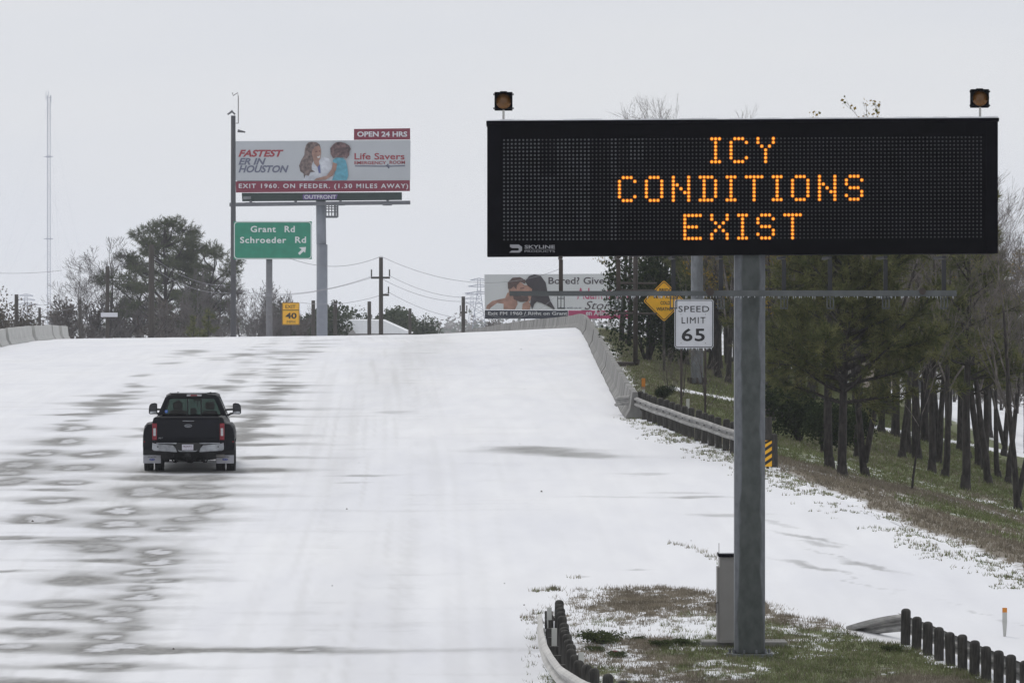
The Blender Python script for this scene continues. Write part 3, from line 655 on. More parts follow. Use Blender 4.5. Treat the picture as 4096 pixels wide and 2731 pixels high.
# near right guardrail seen from behind
gp = resample([(6.72, 101.5), (7.1, 99.2), (7.6, 95), (8.1, 90.8), (8.7, 86.5), (9.6, 82)], 40)
base = (gp[0][0], gp[0][1], float(z_isl(gp[0][0], gp[0][1])))
root = thing('guardrail', 'guardrail seen from behind at the lower right, its bare end turned down into the snow', 'guardrail', base)
path = [(p[0]+0.16, p[1], float(zroad(p[0], p[1]))) for p in gp]
mb = MB(); wbeam(mb, path, 1, 0.30, base); obj('rail', mb, railm, root)
p0 = path[0]; q = [(p0[0]+0.12-0.80*t, p0[1]-0.4+2.4*t, p0[2]) for t in np.linspace(0, 1, 12)]
mb = MB(); wbeam(mb, q, 1, [0.30-0.28*t**1.2 for t in np.linspace(0, 1, 12)], base, [-1.0*t for t in np.linspace(0, 1, 12)]); obj('turned_down_end', mb, railm, root)
post2 = post_mb(0.62, 0.086).mesh('timber_post', timber)
N_ = 19
for i, p in enumerate(resample([(6.93, 100.2), (7.55, 95), (8.02, 90.8), (8.6, 86.5), (9.5, 82)], N_)):
    obj('timber_post', post2, None, root, (p[0]-base[0], p[1]-base[1], float(z_isl(p[0], p[1]))-base[2]+(0.05 if i == 0 else rng.uniform(-0.03, 0.0))), (rng.gauss(0, .015), rng.gauss(0, .015), rng.uniform(0, 3)))

# delineators
def delineator(px, pyb, h_, w_, label, top=None, d=None, toph=0.15):
    if d is None: x, y, z = hit(px, pyb)
    else: x, y, z = ray(px, pyb, d)
    r = thing('delineator_post', label, 'delineator', (x, y, z), rng.uniform(-.1, .1), 'slim roadside delineators')
    mb = MB(); hw = w_/2
    mb.prism([(-hw, h_-(toph if top else 0)), (-hw, h_*0.5), (-hw*0.55, 0), (hw*0.55, 0), (hw, h_*0.5), (hw, h_-(toph if top else 0))], -0.012, 0.012, 'y')
    mb.box(-hw*0.2, hw*0.2, 0.0125, 0.03, -0.3, h_*0.9); obj('post', mb, plastic, r)
    if top: mb = MB(); mb.box(-hw, hw, -0.012, 0.012, h_-toph+0.002, h_); obj('reflector', mb, top, r)
    return r
delineator(2308*D, 1462*D, 0.52, 0.085, 'white delineator with orange top beside the ramp at lower right', orange, toph=0.085)
delineator(581.3, 690, 0.62, 0.085, 'plain white delineator behind the bottom centre guardrail, nearest the camera', d=91.0)
delineator(549.3, 636.5, 0.53, 0.085, 'white delineator on the far end of the bottom centre guardrail', d=100.6)
delineator(554.3, 663, 0.60, 0.09, 'white delineator halfway along the bottom centre guardrail', d=95.6)
delineator(1478*D, 907*D, 0.62, 0.13, 'white delineator with orange upper half behind the barrier end', orange, toph=0.40)
delineator(1580*D, 958*D, 0.62, 0.11, 'plain white delineator between the two speed sign posts')

# ------------------------------------------------------------------ the message sign
SD = 98.0; SC = FPX/SD
bx_, by_, bz_ = ray(749.5, 655, SD); bz_ = float(z_isl(bx_, by_))
def sx(src): return (src/4-749.5)/SC
def sz(src): return (655-src/4)/SC
vms = thing('message_sign', 'big black electronic sign on a galvanised post reading ICY CONDITIONS EXIST in amber dots', 'sign', (bx_, by_, bz_))
zof = HC-(655-HY)/FPX*SD-bz_        # keeps heights on the picture's scale
def szz(src): return sz(src)+zof
x0, x1, z0, z1 = sx(1949), sx(3984), szz(1022), szz(486)
mb = MB()
sl = (7/1170)
def tz(x): return (x-sx(2900))*sl+0.01
def slab(mb, xa, xb, ya, yb, za, zb, mi=0):
    v = [(xa, ya, za+tz(xa)), (xb, ya, za+tz(xb)), (xb, yb, za+tz(xb)), (xa, yb, za+tz(xa)), (xa, ya, zb+tz(xa)), (xb, ya, zb+tz(xb)), (xb, yb, zb+tz(xb)), (xa, yb, zb+tz(xa))]
    return mb.add(v, [(3, 2, 1, 0), (4, 5, 6, 7), (0, 1, 5, 4), (1, 2, 6, 5), (2, 3, 7, 6), (3, 0, 4, 7)], mi)
slab(mb, x0, x1, -0.38, 0.75, z0, z1-0.05); obj('housing', mb, black, vms, bevel=0.008)
mb = MB(); slab(mb, x0-0.015, x1+0.015, -0.44, 0.78, z1-0.048, z1+0.012); obj('top_cap', mb, black, vms)
mb = MB(); segs = 40
for i in range(segs):
    xa = x0+(x1-x0)*i/segs; xb = x0+(x1-x0)*(i+1)/segs; slab(mb, xa, xb, -0.43+0.04*rng.random(), 0.77, z1+0.014, z1+0.024+0.018*rng.random())
obj('snow_crust', mb, snowm, vms)
# dark front panels with seams
ed = [2003, 2232, 2463, 2694, 2926, 3157, 3389, 3622, 3852, 3935]
cols0, colp, row0, rowp = 2016.5, 15.32, 559.5, 15.22
for i in range(len(ed)-1):
    mb = MB(); slab(mb, sx(ed[i])+0.003, sx(ed[i+1])-0.003, -0.395, -0.382, szz(545), szz(497)); obj('front_panel', mb, black2, vms)
    mb = MB(); slab(mb, sx(ed[i])+0.003, sx(ed[i+1])-0.003, -0.395, -0.382, szz(1018), szz(972)); obj('front_panel', mb, black2, vms)
mb = MB(); slab(mb, sx(2003), sx(3932), -0.387, -0.3815, szz(971), szz(546)); screen = obj('screen', mb, black2, vms)
mb = MB(); slab(mb, x0+0.005, sx(2001), -0.398, -0.382, z0+0.01, z1-0.06); slab(mb, sx(3937), x1-0.005, -0.398, -0.382, z0+0.01, z1-0.06); obj('side_trim', mb, black, vms, kind='stuff')
# louvres between the dot rows
mb = MB()
for r_ in range(28):
    zc_ = szz(row0+(r_-0.5)*rowp); slab(mb, sx(2005), sx(3930), -0.392, -0.3875, zc_-0.006, zc_+0.006)
obj('louvre_rows', mb, black, vms, kind='stuff')
def disc(mb, cx, cz, y, r, k=8, mi=0, star=0):
    v = [(cx, y-0.004, cz)]+[(cx+math.cos(2*math.pi*i/k)*r*(1-(star if i % 2 else 0)), y, cz+math.sin(2*math.pi*i/k)*r*(1-(star if i % 2 else 0))) for i in range(k)]
    mb.add(v, [(0, i+1, (i+1) % k+1) for i in range(k)], mi)
G = {'C': ".###.|#...#|#....|#....|#....|#...#|.###.", 'O': ".###.|#...#|#...#|#...#|#...#|#...#|.###.", 'N': "#...#|#...#|##..#|#.#.#|#..##|#...#|#...#",
     'D': "####.|.#..#|.#..#|.#..#|.#..#|.#..#|####.", 'I': "###|.#.|.#.|.#.|.#.|.#.|###", 'T': "#####|..#..|..#..|..#..|..#..|..#..|..#..", 'S': ".###.|#...#|#....|.###.|....#|#...#|.###.",
     'E': "#####|#....|#....|####.|#....|#....|#####", 'X': "#...#|#...#|.#.#.|..#..|.#.#.|#...#|#...#", 'Y': "#...#|#...#|.#.#.|..#..|..#..|..#..|..#.."}
lines = [(0, [('I', 54), ('C', 59), ('Y', 66)]), (10, [('C', 30), ('O', 37), ('N', 44), ('D', 51), ('I', 58), ('T', 63), ('I', 70), ('O', 75), ('N', 82), ('S', 89)]), (20, [('E', 47), ('X', 54), ('I', 61), ('S', 66), ('T', 73)])]
lit = set(); led = [emis('amber_led', (1.0, 0.25, 0.006), 1.0), emis('amber_led_core', (1.0, 0.55, 0.06), 1.15)]
for r0, ls in lines:
    for ch, c0 in ls:
        mb = MB()
        for r_, row in enumerate(G[ch].split('|')):
            for c_, v in enumerate(row):
                if v == '#':
                    lit.add((r0+r_, c0+c_)); cx = sx(cols0+(c0+c_)*colp); cz = szz(row0+(r0+r_)*rowp)+tz(cx)
                    disc(mb, cx, cz, -0.40, 0.034, 16, 0, 0.28); disc(mb, cx, cz, -0.406, 0.0155, 8, 1)
        obj('lit_letter', mb, led, screen, label='letter %s in glowing amber dots' % ch)
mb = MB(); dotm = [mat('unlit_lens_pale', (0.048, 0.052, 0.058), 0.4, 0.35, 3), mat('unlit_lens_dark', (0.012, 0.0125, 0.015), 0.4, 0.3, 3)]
for r_ in range(27):
    for c_ in range(125):
        if (r_, c_) in lit: continue
        cx = sx(cols0+c_*colp); cz = szz(row0+r_*rowp)+tz(cx)
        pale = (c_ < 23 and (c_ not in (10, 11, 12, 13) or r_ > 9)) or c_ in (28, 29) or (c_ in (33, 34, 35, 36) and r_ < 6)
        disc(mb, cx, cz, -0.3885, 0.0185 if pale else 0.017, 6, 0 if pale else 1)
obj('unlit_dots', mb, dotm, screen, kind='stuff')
# maker's plate
pm = mat('plate_grey', (0.28, 0.28, 0.30), 0.5, 0.05, 2)
text_mesh('SKYLINE', sx(2098), sx(2219), szz(990)+tz(-5), szz(976)+tz(-5), -0.3955, pm, 0.02, parent=vms)
text_mesh('PRODUCTS', sx(2098), sx(2219), szz(1005)+tz(-5), szz(997)+tz(-5), -0.3955, pm, 0.0, parent=vms)
mb = MB(); mb.box(sx(2098), sx(2219), -0.4, -0.3955, szz(993.8)+tz(-5), szz(992.8)+tz(-5))
S = [(2040, 974), (2075, 974), (2088, 983), (2088, 998), (2078, 1006), (2037, 1006), (2046, 998), (2072, 998), (2077, 993), (2072, 988), (2048, 988), (2040, 983)]
mb.prism([(sx(a), szz(b)+tz(-5)) for a, b in S], -0.4, -0.3955, 'y'); obj('emblem', mb, pm, vms)
# post
pw = 122/4/SC/2
def postsec(z, w, c=0.17): 
    k = w*2*c
    return [(-w+k, -w, z), (w-k, -w, z), (w, -w+k, z), (w, w-k, z), (w-k, w, z), (-w+k, w, z), (-w, w-k, z), (-w, -w+k, z)]
mb = MB(); mb.loft([postsec(0.06, pw), postsec(szz(1022)+0.1, pw)]); obj('post', mb, stained, vms, bevel=0.02, seg=3)
mb = MB(); mb.loft([postsec(0.015, 0.40, 0.25), postsec(0.06, 0.40, 0.25)]); bp = obj('base_plate', mb, galv, vms)
mbn = MB()
for i in range(10):
    a = 2*math.pi*i/10; mbn.tube([(0.34*math.cos(a), 0.34*math.sin(a), 0.06), (0.34*math.cos(a), 0.34*math.sin(a), 0.13)], 0.022, 6)
obj('anchor_bolts', mbn, galv, bp)
mb = MB(); mb.loft([[(0.5*math.cos(a), 0.5*math.sin(a), z) for a in np.linspace(0, 2*math.pi, 17)[:-1]] for z in (-0.3, 0.012)]); obj('footing', mb, concrete, vms)
# light bar under the sign: one long member on hangers, with lamp cages
zb = szz(1172); mb = MB()
mb.box(sx(2038), sx(2830), -1.45, -1.37, zb-0.05+0.0, zb+0.035); mb.box(sx(2828), sx(3800), -1.46, -1.36, zb-0.055, zb+0.045); obj('light_bar', mb, mat('bar_steel', (0.075, 0.082, 0.084), 0.6, 0.2, 4), vms, bevel=0.006)
for q in (2241, 2468, 2685, 2872, 3121, 3303, 3522, 3752):
    X_ = sx(q); mb = MB(); mb.box(X_-0.035, X_+0.035, -1.36, -1.29, zb-0.05, szz(1040)); mb.box(X_-0.03, X_+0.03, -1.36, 0.7, z0-0.06, z0-0.015)
    h = obj('hanger', mb, rust if q < 2600 else mat('hanger_steel', (0.018, 0.019, 0.022), 0.7, 0.2, 4), vms)
    mb = MB()
    for s_x in (-0.055, 0.055, 0.0): mb.box(X_+s_x-0.008, X_+s_x+0.008, -1.44, -1.40, zb-0.26, zb-0.055)
    mb.box(X_-0.063, X_+0.063, -1.44, -1.40, zb-0.27, zb-0.25); mb.box(X_-0.063, X_+0.063, -1.44, -1.40, zb-0.10, zb-0.085); obj('lamp_cage', mb, MATS['bar_steel'], vms)
mb = MB(); mb.tube([(sx(2828), -1.5, zb+0.02), (sx(2828), -1.33, zb+0.02)], 0.07, 10); mb.tube([(sx(3665), -1.5, zb+0.03), (sx(3665), -1.33, zb+0.03)], 0.06, 10); obj('clamp', mb, rust, vms, kind='stuff')
mb = MB()
for i in range(170):
    X_ = rng.uniform(sx(2240), sx(3790)); l_ = rng.uniform(0.015, 0.055); mb.tube([(X_, -1.41, zb-0.052), (X_, -1.41, zb-0.052-l_)], [0.007, 0.001], 4)
obj('icicles', mb, icem, vms, kind='stuff')
# arms joining bar to post
mb = MB(); mb.box(-0.06, 0.06, -1.36, -pw, zb-0.04, zb+0.03); obj('bar_arm', mb, galv, vms)
for q, zt_, lab in ((2014, 486, 'amber warning beacon with black square housing on the left end of the black sign'), (3918, 478, 'amber warning beacon with black square housing on the right end of the black sign')):
    X_ = sx(q); Zb = z1+tz(X_)+0.02
    b = thing('warning_beacon', lab, 'beacon', (bx_+X_, by_-0.1, bz_+Zb), 0, 'beacons on top of the message sign')
    mb = MB(); mb.tube([(0, 0, -0.02), (0, 0, 0.19)], 0.02, 8); obj('stem', mb, railw, b)
    mb = MB(); mb.box(-0.155, 0.155, 0.0, 0.22, 0.185, 0.50); mb.box(-0.06, 0.06, 0.04, 0.16, 0.501, 0.515); obj('housing', mb, black, b, bevel=0.012)
    mb = MB()
    for a_, c_ in ((-1, 0.22), (-1, 0.46), (1, 0.22), (1, 0.46)): mb.box(a_*0.157, a_*0.175, 0.02, 0.06, c_-0.015, c_+0.015)
    obj('hinge', mb, black, b)
    mb = MB(); n_ = 20; cz = 0.345
    secs = []
    for rr_, yy_ in ((0.138, -0.002), (0.13, -0.02), (0.095, -0.045), (0.04, -0.058)): secs.append([(rr_*math.cos(2*math.pi*i/n_), yy_, cz+rr_*math.sin(2*math.pi*i/n_)) for i in range(n_)])
    mb.loft(secs); obj('lens', mb, mat('amber_lens', (0.14, 0.055, 0.004), 0.3, 0.35, 9), b, smooth=True)
    mb = MB(); secs = [[(0.145*math.cos(R(a)), y_, cz+0.145*math.sin(R(a))) for a in range(-20, 201, 11)] for y_ in (-0.002, -0.16)]
    mb.loft(secs, closed=False, cap=False); o = obj('visor', mb, black, b); sdf = o.modifiers.new('s', 'SOLIDIFY'); sdf.thickness = 0.006

# cabinet behind the post
cxp, cyp, _ = ray(730, 655, 99.6); czp = float(z_isl(cxp, cyp))
cab = thing('control_cabinet', 'tall grey steel cabinet standing against the left side of the big sign post', 'cabinet', (cxp, cyp, czp))
cm = mat('cabinet_paint', (0.25, 0.24, 0.23), 0.6, 0.07, 3)
mb = MB(); mb.box(-0.19, 0.42, -0.25, 0.4, 0.1, 1.60); obj('body', mb, cm, cab, bevel=0.012)
mb = MB(); mb.box(-0.16, 0.40, -0.262, -0.252, 0.14, 1.52); dr = obj('door', mb, cm, cab, bevel=0.004)
mb = MB(); mb.tube([(-0.215, -0.2, 0.80), (-0.25, -0.22, 0.80), (-0.25, -0.22, 0.62)], 0.012, 6); obj('handle', mb, rust, dr)
mb = MB(); mb.box(-0.21, 0.44, -0.29, 0.43, 1.60, 1.655); obj('lid', mb, black, cab); 
mb = MB(); mb.box(-0.20, 0.43, -0.28, 0.42, 1.657, 1.672); obj('snow_crust', mb, snowm, cab)
mb = MB(); mb.tube([(-0.2, -0.2, 1.6), (-0.2, -0.2, 1.84)], 0.005, 5); obj('rod', mb, rust, cab)
mb = MB(); mb.box(-0.23, -0.192, -0.2, 0.3, 0.1, 1.42); obj('side_duct', mb, cm, cab)
padx = ray(744, 640, 99.9)
pad = struct('concrete_pad', MB().box(-0.75, 0.75, -0.3, 0.6, -0.3, 0.10), concrete, loc=(padx[0], padx[1]-0.0, czp), bevel=0.01)

# ------------------------------------------------------------------ roadside signs
def roundplate(w, h, r, t, m, parent, zc, name='panel', y=0, label=None):
    mb = MB(); mb.prism(rrect(-w/2, w/2, zc-h/2, zc+h/2, r), y-t, y, 'y'); return obj(name, mb, m, parent, label=label)
def border(w, h, r, inset, t, m, parent, zc, y):
    o_ = rrect(-w/2+inset, w/2-inset, zc-h/2+inset, zc+h/2-inset, r-inset*0.6); i_ = rrect(-w/2+inset+t, w/2-inset-t, zc-h/2+inset+t, zc+h/2-inset-t, max(r-inset*0.6-t, 0.01))
    return obj('border', ring_y(o_, i_, y-0.004, y), m, parent)
# speed limit
x_, y_, z_ = ray(694, 347.5, 176); gx, gy, gz = x_, 176, float(terrain(x_, 176))
s_ = FPX/176; W_ = 39/s_; H_ = 48.6/s_; zc_ = HC-(323.3-HY)/FPX*176-gz
sp = thing('speed_limit_sign', 'white speed limit 65 sign fringed with icicles on two dark posts', 'sign', (gx, gy, gz), R(-1.5))
pl = roundplate(W_, H_, 0.08, 0.012, white, sp, zc_); border(W_, H_, 0.08, 0.02, 0.022, blk, sp, zc_, -0.0135)
def fx(p): return (p-694)/s_
def fz(p): return HC-(p-HY)/FPX*176-gz
K = 600/2352/4   # crop 6 pixels -> 1024 px
c6x = lambda c: 625+c*K; c6y = lambda c: 262.5+c*K
text_mesh('SPEED', fx(c6x(838)), fx(c6x(1320)), fz(c6y(770)), fz(c6y(675)), -0.0135, blk, 0.004, parent=sp, space=1.1)
text_mesh('LIMIT', fx(c6x(888)), fx(c6x(1262)), fz(c6y(948)), fz(c6y(850)), -0.0135, blk, 0.0, parent=sp, space=1.2)
text_mesh('65', fx(c6x(888)), fx(c6x(1252)), fz(c6y(1228)), fz(c6y(1025)), -0.0135, blk, 0.02, parent=sp, space=1.1)
for pxx, pyb in ((1565*D, 940*D), (1620*D, 968*D)):
    X_ = fx(pxx); mb = MB(); mb.box(X_-0.035, X_+0.035, 0.012, 0.07, fz(pyb)-0.5, zc_+H_/2-0.1); obj('post', mb, rust, sp)
mb = MB()
for i in range(34):
    X_ = rng.uniform(-W_/2+0.03, W_/2-0.02); l_ = rng.uniform(0.02, 0.10); mb.tube([(X_, -0.006, zc_-H_/2+0.003), (X_, -0.006, zc_-H_/2-l_)], [0.009, 0.001], 5)
obj('icicles', mb, icem, sp, kind='stuff')
mb = MB()
for a in (c6x(878), c6x(1262)):
    for b in (c6y(805), c6y(1257)): mb.tube([(fx(a), -0.0125, fz(b)), (fx(a), -0.02, fz(b))], 0.012, 8)
obj('bolts', mb, rust, sp)
# bridge warning diamond
dd = 243; sc = FPX/dd; gx = (664-512)/sc; gz = float(terrain(gx, dd)); fz2 = lambda p: HC-(p-HY)/FPX*dd-gz
dm = thing('warning_sign', 'yellow diamond sign about the bridge icing in cold weather, half hidden by the speed sign', 'sign', (gx, dd, gz), R(2))
zc_ = fz2(300.5); hd = 20.8/sc
def diamond(h, r, zc):
    q = rrect(-h/1.4142, h/1.4142, -h/1.4142, h/1.4142, r); return [((a-b)*0.7071, (a+b)*0.7071+zc) for a, b in q]
mb = MB(); mb.prism(diamond(hd, 0.09, zc_), -0.015, 0, 'y'); obj('panel', mb, yellow, dm)
obj('border', ring_y(diamond(hd-0.045, 0.08, zc_), diamond(hd-0.085, 0.07, zc_), -0.021, -0.017), blk, dm)
dx = lambda p: (p-664)/sc
for tx_, a, b, c_, d_ in (('BRIDGE', 537, 770, 455, 400), ('MAY ICE IN', 450, 830, 558, 506), ('COLD', 555, 706, 655, 600), ('WEATHER', 492, 762, 750, 695)):
    text_mesh(tx_, dx(c6x(a)), dx(c6x(b)), fz2(c6y(c_)), fz2(c6y(d_)), -0.017, blk, 0.02, parent=dm)
mb = MB(); mb.box(-0.05, 0.05, 0.002, 0.07, -0.4, zc_+hd-0.4); obj('post', mb, timber, dm)

# green exit sign
dd = 432; sg = FPX/dd; gx = (270-512)/sg; gz = float(terrain(gx, dd)); fz3 = lambda p: HC-(p-HY)/FPX*dd-gz; fx3 = lambda p: (p-270)/sg
gs = thing('exit_sign', 'large green exit sign for Grant Rd and Schroeder Rd with a slanting arrow', 'sign', (gx, dd, gz))
C3 = 820/1786/4; c3x = lambda c: 220+c*C3; c3y = lambda c: 85+c*C3
A0, A1, B0, B1 = fx3(c3x(120)), fx3(c3x(800)), fz3(c3y(1515)), fz3(c3y(1185))
mb = MB(); mb.box(A0, A1, -0.03, 0, B0, B1); obj('panel', mb, green, gs)
whs = mat('sign_white', (0.66, 0.68, 0.68), 0.6, 0.04, 3)
obj('border', ring_y(rrect(A0+0.02, A1-0.02, B0+0.02, B1-0.02, 0.27, 6), rrect(A0+0.08, A1-0.08, B0+0.08, B1-0.08, 0.22, 6), -0.045, -0.034), whs, gs)
for tx_, a, b, c_, d_ in (('Grant', 267, 487, 1280, 1225), ('Rd', 563, 652, 1280, 1225), ('Schroeder', 175, 578, 1375, 1320), ('Rd', 655, 750, 1373, 1318)):
    text_mesh(tx_, fx3(c3x(a)), fx3(c3x(b)), fz3(c3y(c_)), fz3(c3y(d_)), -0.034, whs, 0.022, thick=0.01, parent=gs, space=1.12)
ar = [(750, 1408), (742, 1460), (728, 1446), (695, 1478), (680, 1462), (712, 1430), (688, 1412)]
mb = MB(); mb.prism([(fx3(c3x(a)), fz3(c3y(b))) for a, b in ar], -0.045, -0.034, 'y'); obj('arrow', mb, whs, gs)
mb = MB(); px_ = fx3(c3x(427)); mb.tube([(px_, 0.42, -4), (px_, 0.42, B1-0.4)], 26/4/sg*0.5, 14); obj('post', mb, mat('exit_post', (0.17, 0.17, 0.18), 0.7, 0.12, 3), gs, smooth=True)
mb = MB(); mb.box(px_-1.3, px_+1.3, 0.01, 0.2, B0+0.3, B0+0.42); mb.box(px_-1.3, px_+1.3, 0.01, 0.09, B1-0.5, B1-0.38); obj('bracket', mb, galv, gs)
# exit 40 mph
dd = 432; gx = (291-512)/sg; gz = float(terrain(gx, dd)); fx4 = lambda p: (p-291)/sg
C1 = 1400/2352/4; c1x = lambda c: c*C1; c1y = lambda c: 200+c*C1
es = thing('advisory_speed_sign', 'small amber exit 40 mph sign below and right of the green sign', 'sign', (gx, dd, gz))
a0, a1, b0, b1 = fx4(c1x(1896)), fx4(c1x(2013)), fz3(c1y(836)), fz3(c1y(686))
mb = MB(); mb.prism(rrect(a0, a1, b0, b1, 0.05), -0.015, 0, 'y'); obj('panel', mb, yellow_far, es)
obj('border', ring_y(rrect(a0+.02, a1-.02, b0+.02, b1-.02, 0.04), rrect(a0+.05, a1-.05, b0+.05, b1-.05, 0.03), -0.022, -0.017), blk, es)
mb = MB(); mb.box(a0+0.05, a1-0.05, -0.022, -0.017, fz3(c1y(740)), fz3(c1y(735))); obj('divider', mb, blk, es)
for tx_, a, b, c_, d_, bo in (('EXIT', 1918, 1986, 725, 703, .01), ('40', 1918, 1994, 795, 755, .03), ('MPH', 1928, 1984, 824, 808, .0)):
    text_mesh(tx_, fx4(c1x(a)), fx4(c1x(b)), fz3(c1y(c_)), fz3(c1y(d_)), -0.017, blk, bo, parent=es)
mb = MB(); mb.box(-0.04, 0.04, 0.002, 0.07, -0.5, b1-0.2); obj('post', mb, rust, es)

# dark pole with cross bars and bent foot, and tall grey mast in the wood
x_, y_, z_ = hit(635.5, 366); sc = FPX/y_
pf = thing('pipe_frame', 'dark pipe pole with cross bars and a foot bent left, behind the concrete barrier', 'pole', (x_, y_, z_))
mb = MB(); mb.tube([(0, 0, 0.12), (0, 0, 7.0)], 0.105, 10); obj('pole', mb, rust, pf, smooth=True)
mb = MB(); mb.tube([(-1.0, 0, 0.1), (-0.05, 0, 0.1), (0.08, 0, 0.12), (0.1, 0, 0.3)], 0.1, 8); obj('bent_foot', mb, rust, pf)
for pyy in (282.8, 290, 313):
    h = (366-pyy)/sc; mb = MB(); mb.tube([(-0.75, 0, h), (0.9, 0, h-0.02)], 0.045, 6); obj('cross_bar', mb, rust, pf)
x_, y_, z_ = hit(697, 384.5); sc = FPX/y_
mp_ = thing('grey_mast', 'tall galvanised mast with a bolted base among the trees behind the speed sign', 'pole', (x_, y_, z_))
mb = MB(); r_ = 6.3/sc; mb.tube([(0, 0, 0.08), (0, 0, 9.3)], [r_, r_*0.93], 12); obj('shaft', mb, galv, mp_)
mb = MB(); mb.tube([(0, 0, 0.02), (0, 0, 0.08)], r_*1.7, 12)
for i in range(8): a = i*math.pi/4; mb.tube([(r_*1.4*math.cos(a), r_*1.4*math.sin(a), 0.06), (r_*1.4*math.cos(a), r_*1.4*math.sin(a), 0.3)], 0.05, 6)
obj('base_plate', mb, rust, mp_)

# ------------------------------------------------------------------ billboards
dd = 474.0; sb = FPX/dd; gx = (321-512)/sb
fx5 = lambda c: (c3x(c)-321)/sb; fz5 = lambda c: HC-(c3y(c)-HY)/FPX*dd+1.2
bb = thing('billboard', 'tall billboard for an emergency room, doctor and child pictured, on one grey column', 'billboard', (gx, dd, -1.2))
bgm = mat('billboard_grey', (0.45, 0.47, 0.50), 0.7, 0.03, 0.5); red = mat('billboard_maroon', (0.20, 0.022, 0.05), 0.7, 0.05, 0.5)
def quad_panel(c, m, name, parent, y0=-0.2, y1=0.0, F=(fx5, fz5)):
    mb = MB(); mb.prism([(F[0](a), F[1](b)) for a, b in c], y0, y1, 'y'); return obj(name, mb, m, parent)
quad_panel([(130, 488), (1660, 478), (1658, 832), (138, 832)], bgm, 'panel', bb)
quad_panel([(1168, 382), (1657, 376), (1657, 474), (1167, 477)], red, 'top_extension', bb)
quad_panel([(138, 838), (1655, 828), (1655, 922), (140, 935)], red, 'bottom_strip', bb, -0.205)
quad_panel([(190, 938), (1585, 932), (1585, 1000), (195, 1012)], mat('apron_green', (0.02, 0.038, 0.034), 0.7, 0.1, 1), 'apron', bb, -0.12, 0.1)
def T5(s, a, b, c_, d_, m, bold=0.02, shear=0, y=-0.205, sp=1.0):
    return text_mesh(s, fx5(a), fx5(b), fz5(d_), fz5(c_), y, m, bold, shear, 0.02, sp, parent=bb)
rt = mat('print_red', (0.30, 0.03, 0.045), 0.7, 0, 1); gt = mat('print_slate', (0.13, 0.14, 0.20), 0.7, 0, 1); wt = mat('print_white', (0.62, 0.62, 0.66), 0.7, 0, 1)
T5('FASTEST', 162, 556, 563, 625, rt, 0.035, 0.3); T5('ER IN', 162, 402, 635, 694, gt, 0.035, 0.3); T5('HOUSTON', 162, 600, 698, 762, gt, 0.035, 0.3)
T5('Life Savers', 1172, 1608, 592, 648, rt, 0.012); T5('EMERGENCY', 1172, 1448, 662, 690, rt, 0.015); T5('ROOM', 1478, 1612, 658, 687, rt, 0.015)
T5('OPEN 24 HRS', 1196, 1632, 404, 450, wt, 0.03, y=-0.205); T5('EXIT 1960. ON FEEDER. (1.30 MILES AWAY)', 165, 1640, 858, 908, wt, 0.02, y=-0.21, sp=1.25)
quad_panel([(722, 952), (1028, 950), (1012, 993), (722, 996)], mat('purple_plate', (0.13, 0.085, 0.24), 0.6, 0, 1), 'name_plate', bb, -0.15, -0.121)
text_mesh('OUTFRONT', fx5(735), fx5(1012), fz5(990), fz5(956), -0.152, wt, 0.02, thick=0.02, parent=bb)
quad_panel([(203, 970), (270, 968), (270, 992), (203, 994)], mat('number_plate', (0.20, 0.21, 0.22), 0.6, 0.1, 4), 'number_plate', bb, -0.14, -0.121)
# pulse line
mb = MB(); pl_ = [(1178, 704), (1445, 706), (1453, 696), (1458, 712), (1463, 686), (1470, 724), (1476, 700), (1482, 706), (1612, 702)]
for (a, b), (c_, d_) in zip(pl_[:-1], pl_[1:]): mb.tube([(fx5(a), -0.21, fz5(b)), (fx5(c_), -0.21, fz5(d_))], 0.045, 4)
obj('pulse_line', mb, gt, bb)
# printed figures: flat shapes on the panel
def flat(parent, F, shapes, y):
    for i, (nm, m, poly) in enumerate(shapes):
        mb = MB(); yy_ = y-0.012*(i+1); mb.prism([(F[0](a), F[1](b)) for a, b in poly], yy_, yy_+0.010, 'y'); obj(nm, mb, m, parent)
hair = mat('print_hair', (0.075, 0.055, 0.055), 0.7, 0.5, 3.5, col2=(0.19, 0.14, 0.13)); skin = mat('print_skin', (0.32, 0.19, 0.15), 0.7, 0.2, 2.5); coat_ = mat('print_coat', (0.47, 0.49, 0.55), 0.7, 0.15, 2, col2=(0.56, 0.58, 0.63)); teal = mat('print_teal', (0.10, 0.32, 0.42), 0.7, 0.25, 2.5); teeth = mat('print_teeth', (0.62, 0.6, 0.6), 0.7, 0, 1); lips = mat('print_feature', (0.16, 0.07, 0.06), 0.7, 0, 1); curl = mat('print_curls', (0.045, 0.025, 0.03), 0.7, 0.4, 5, col2=(0.15, 0.09, 0.09))
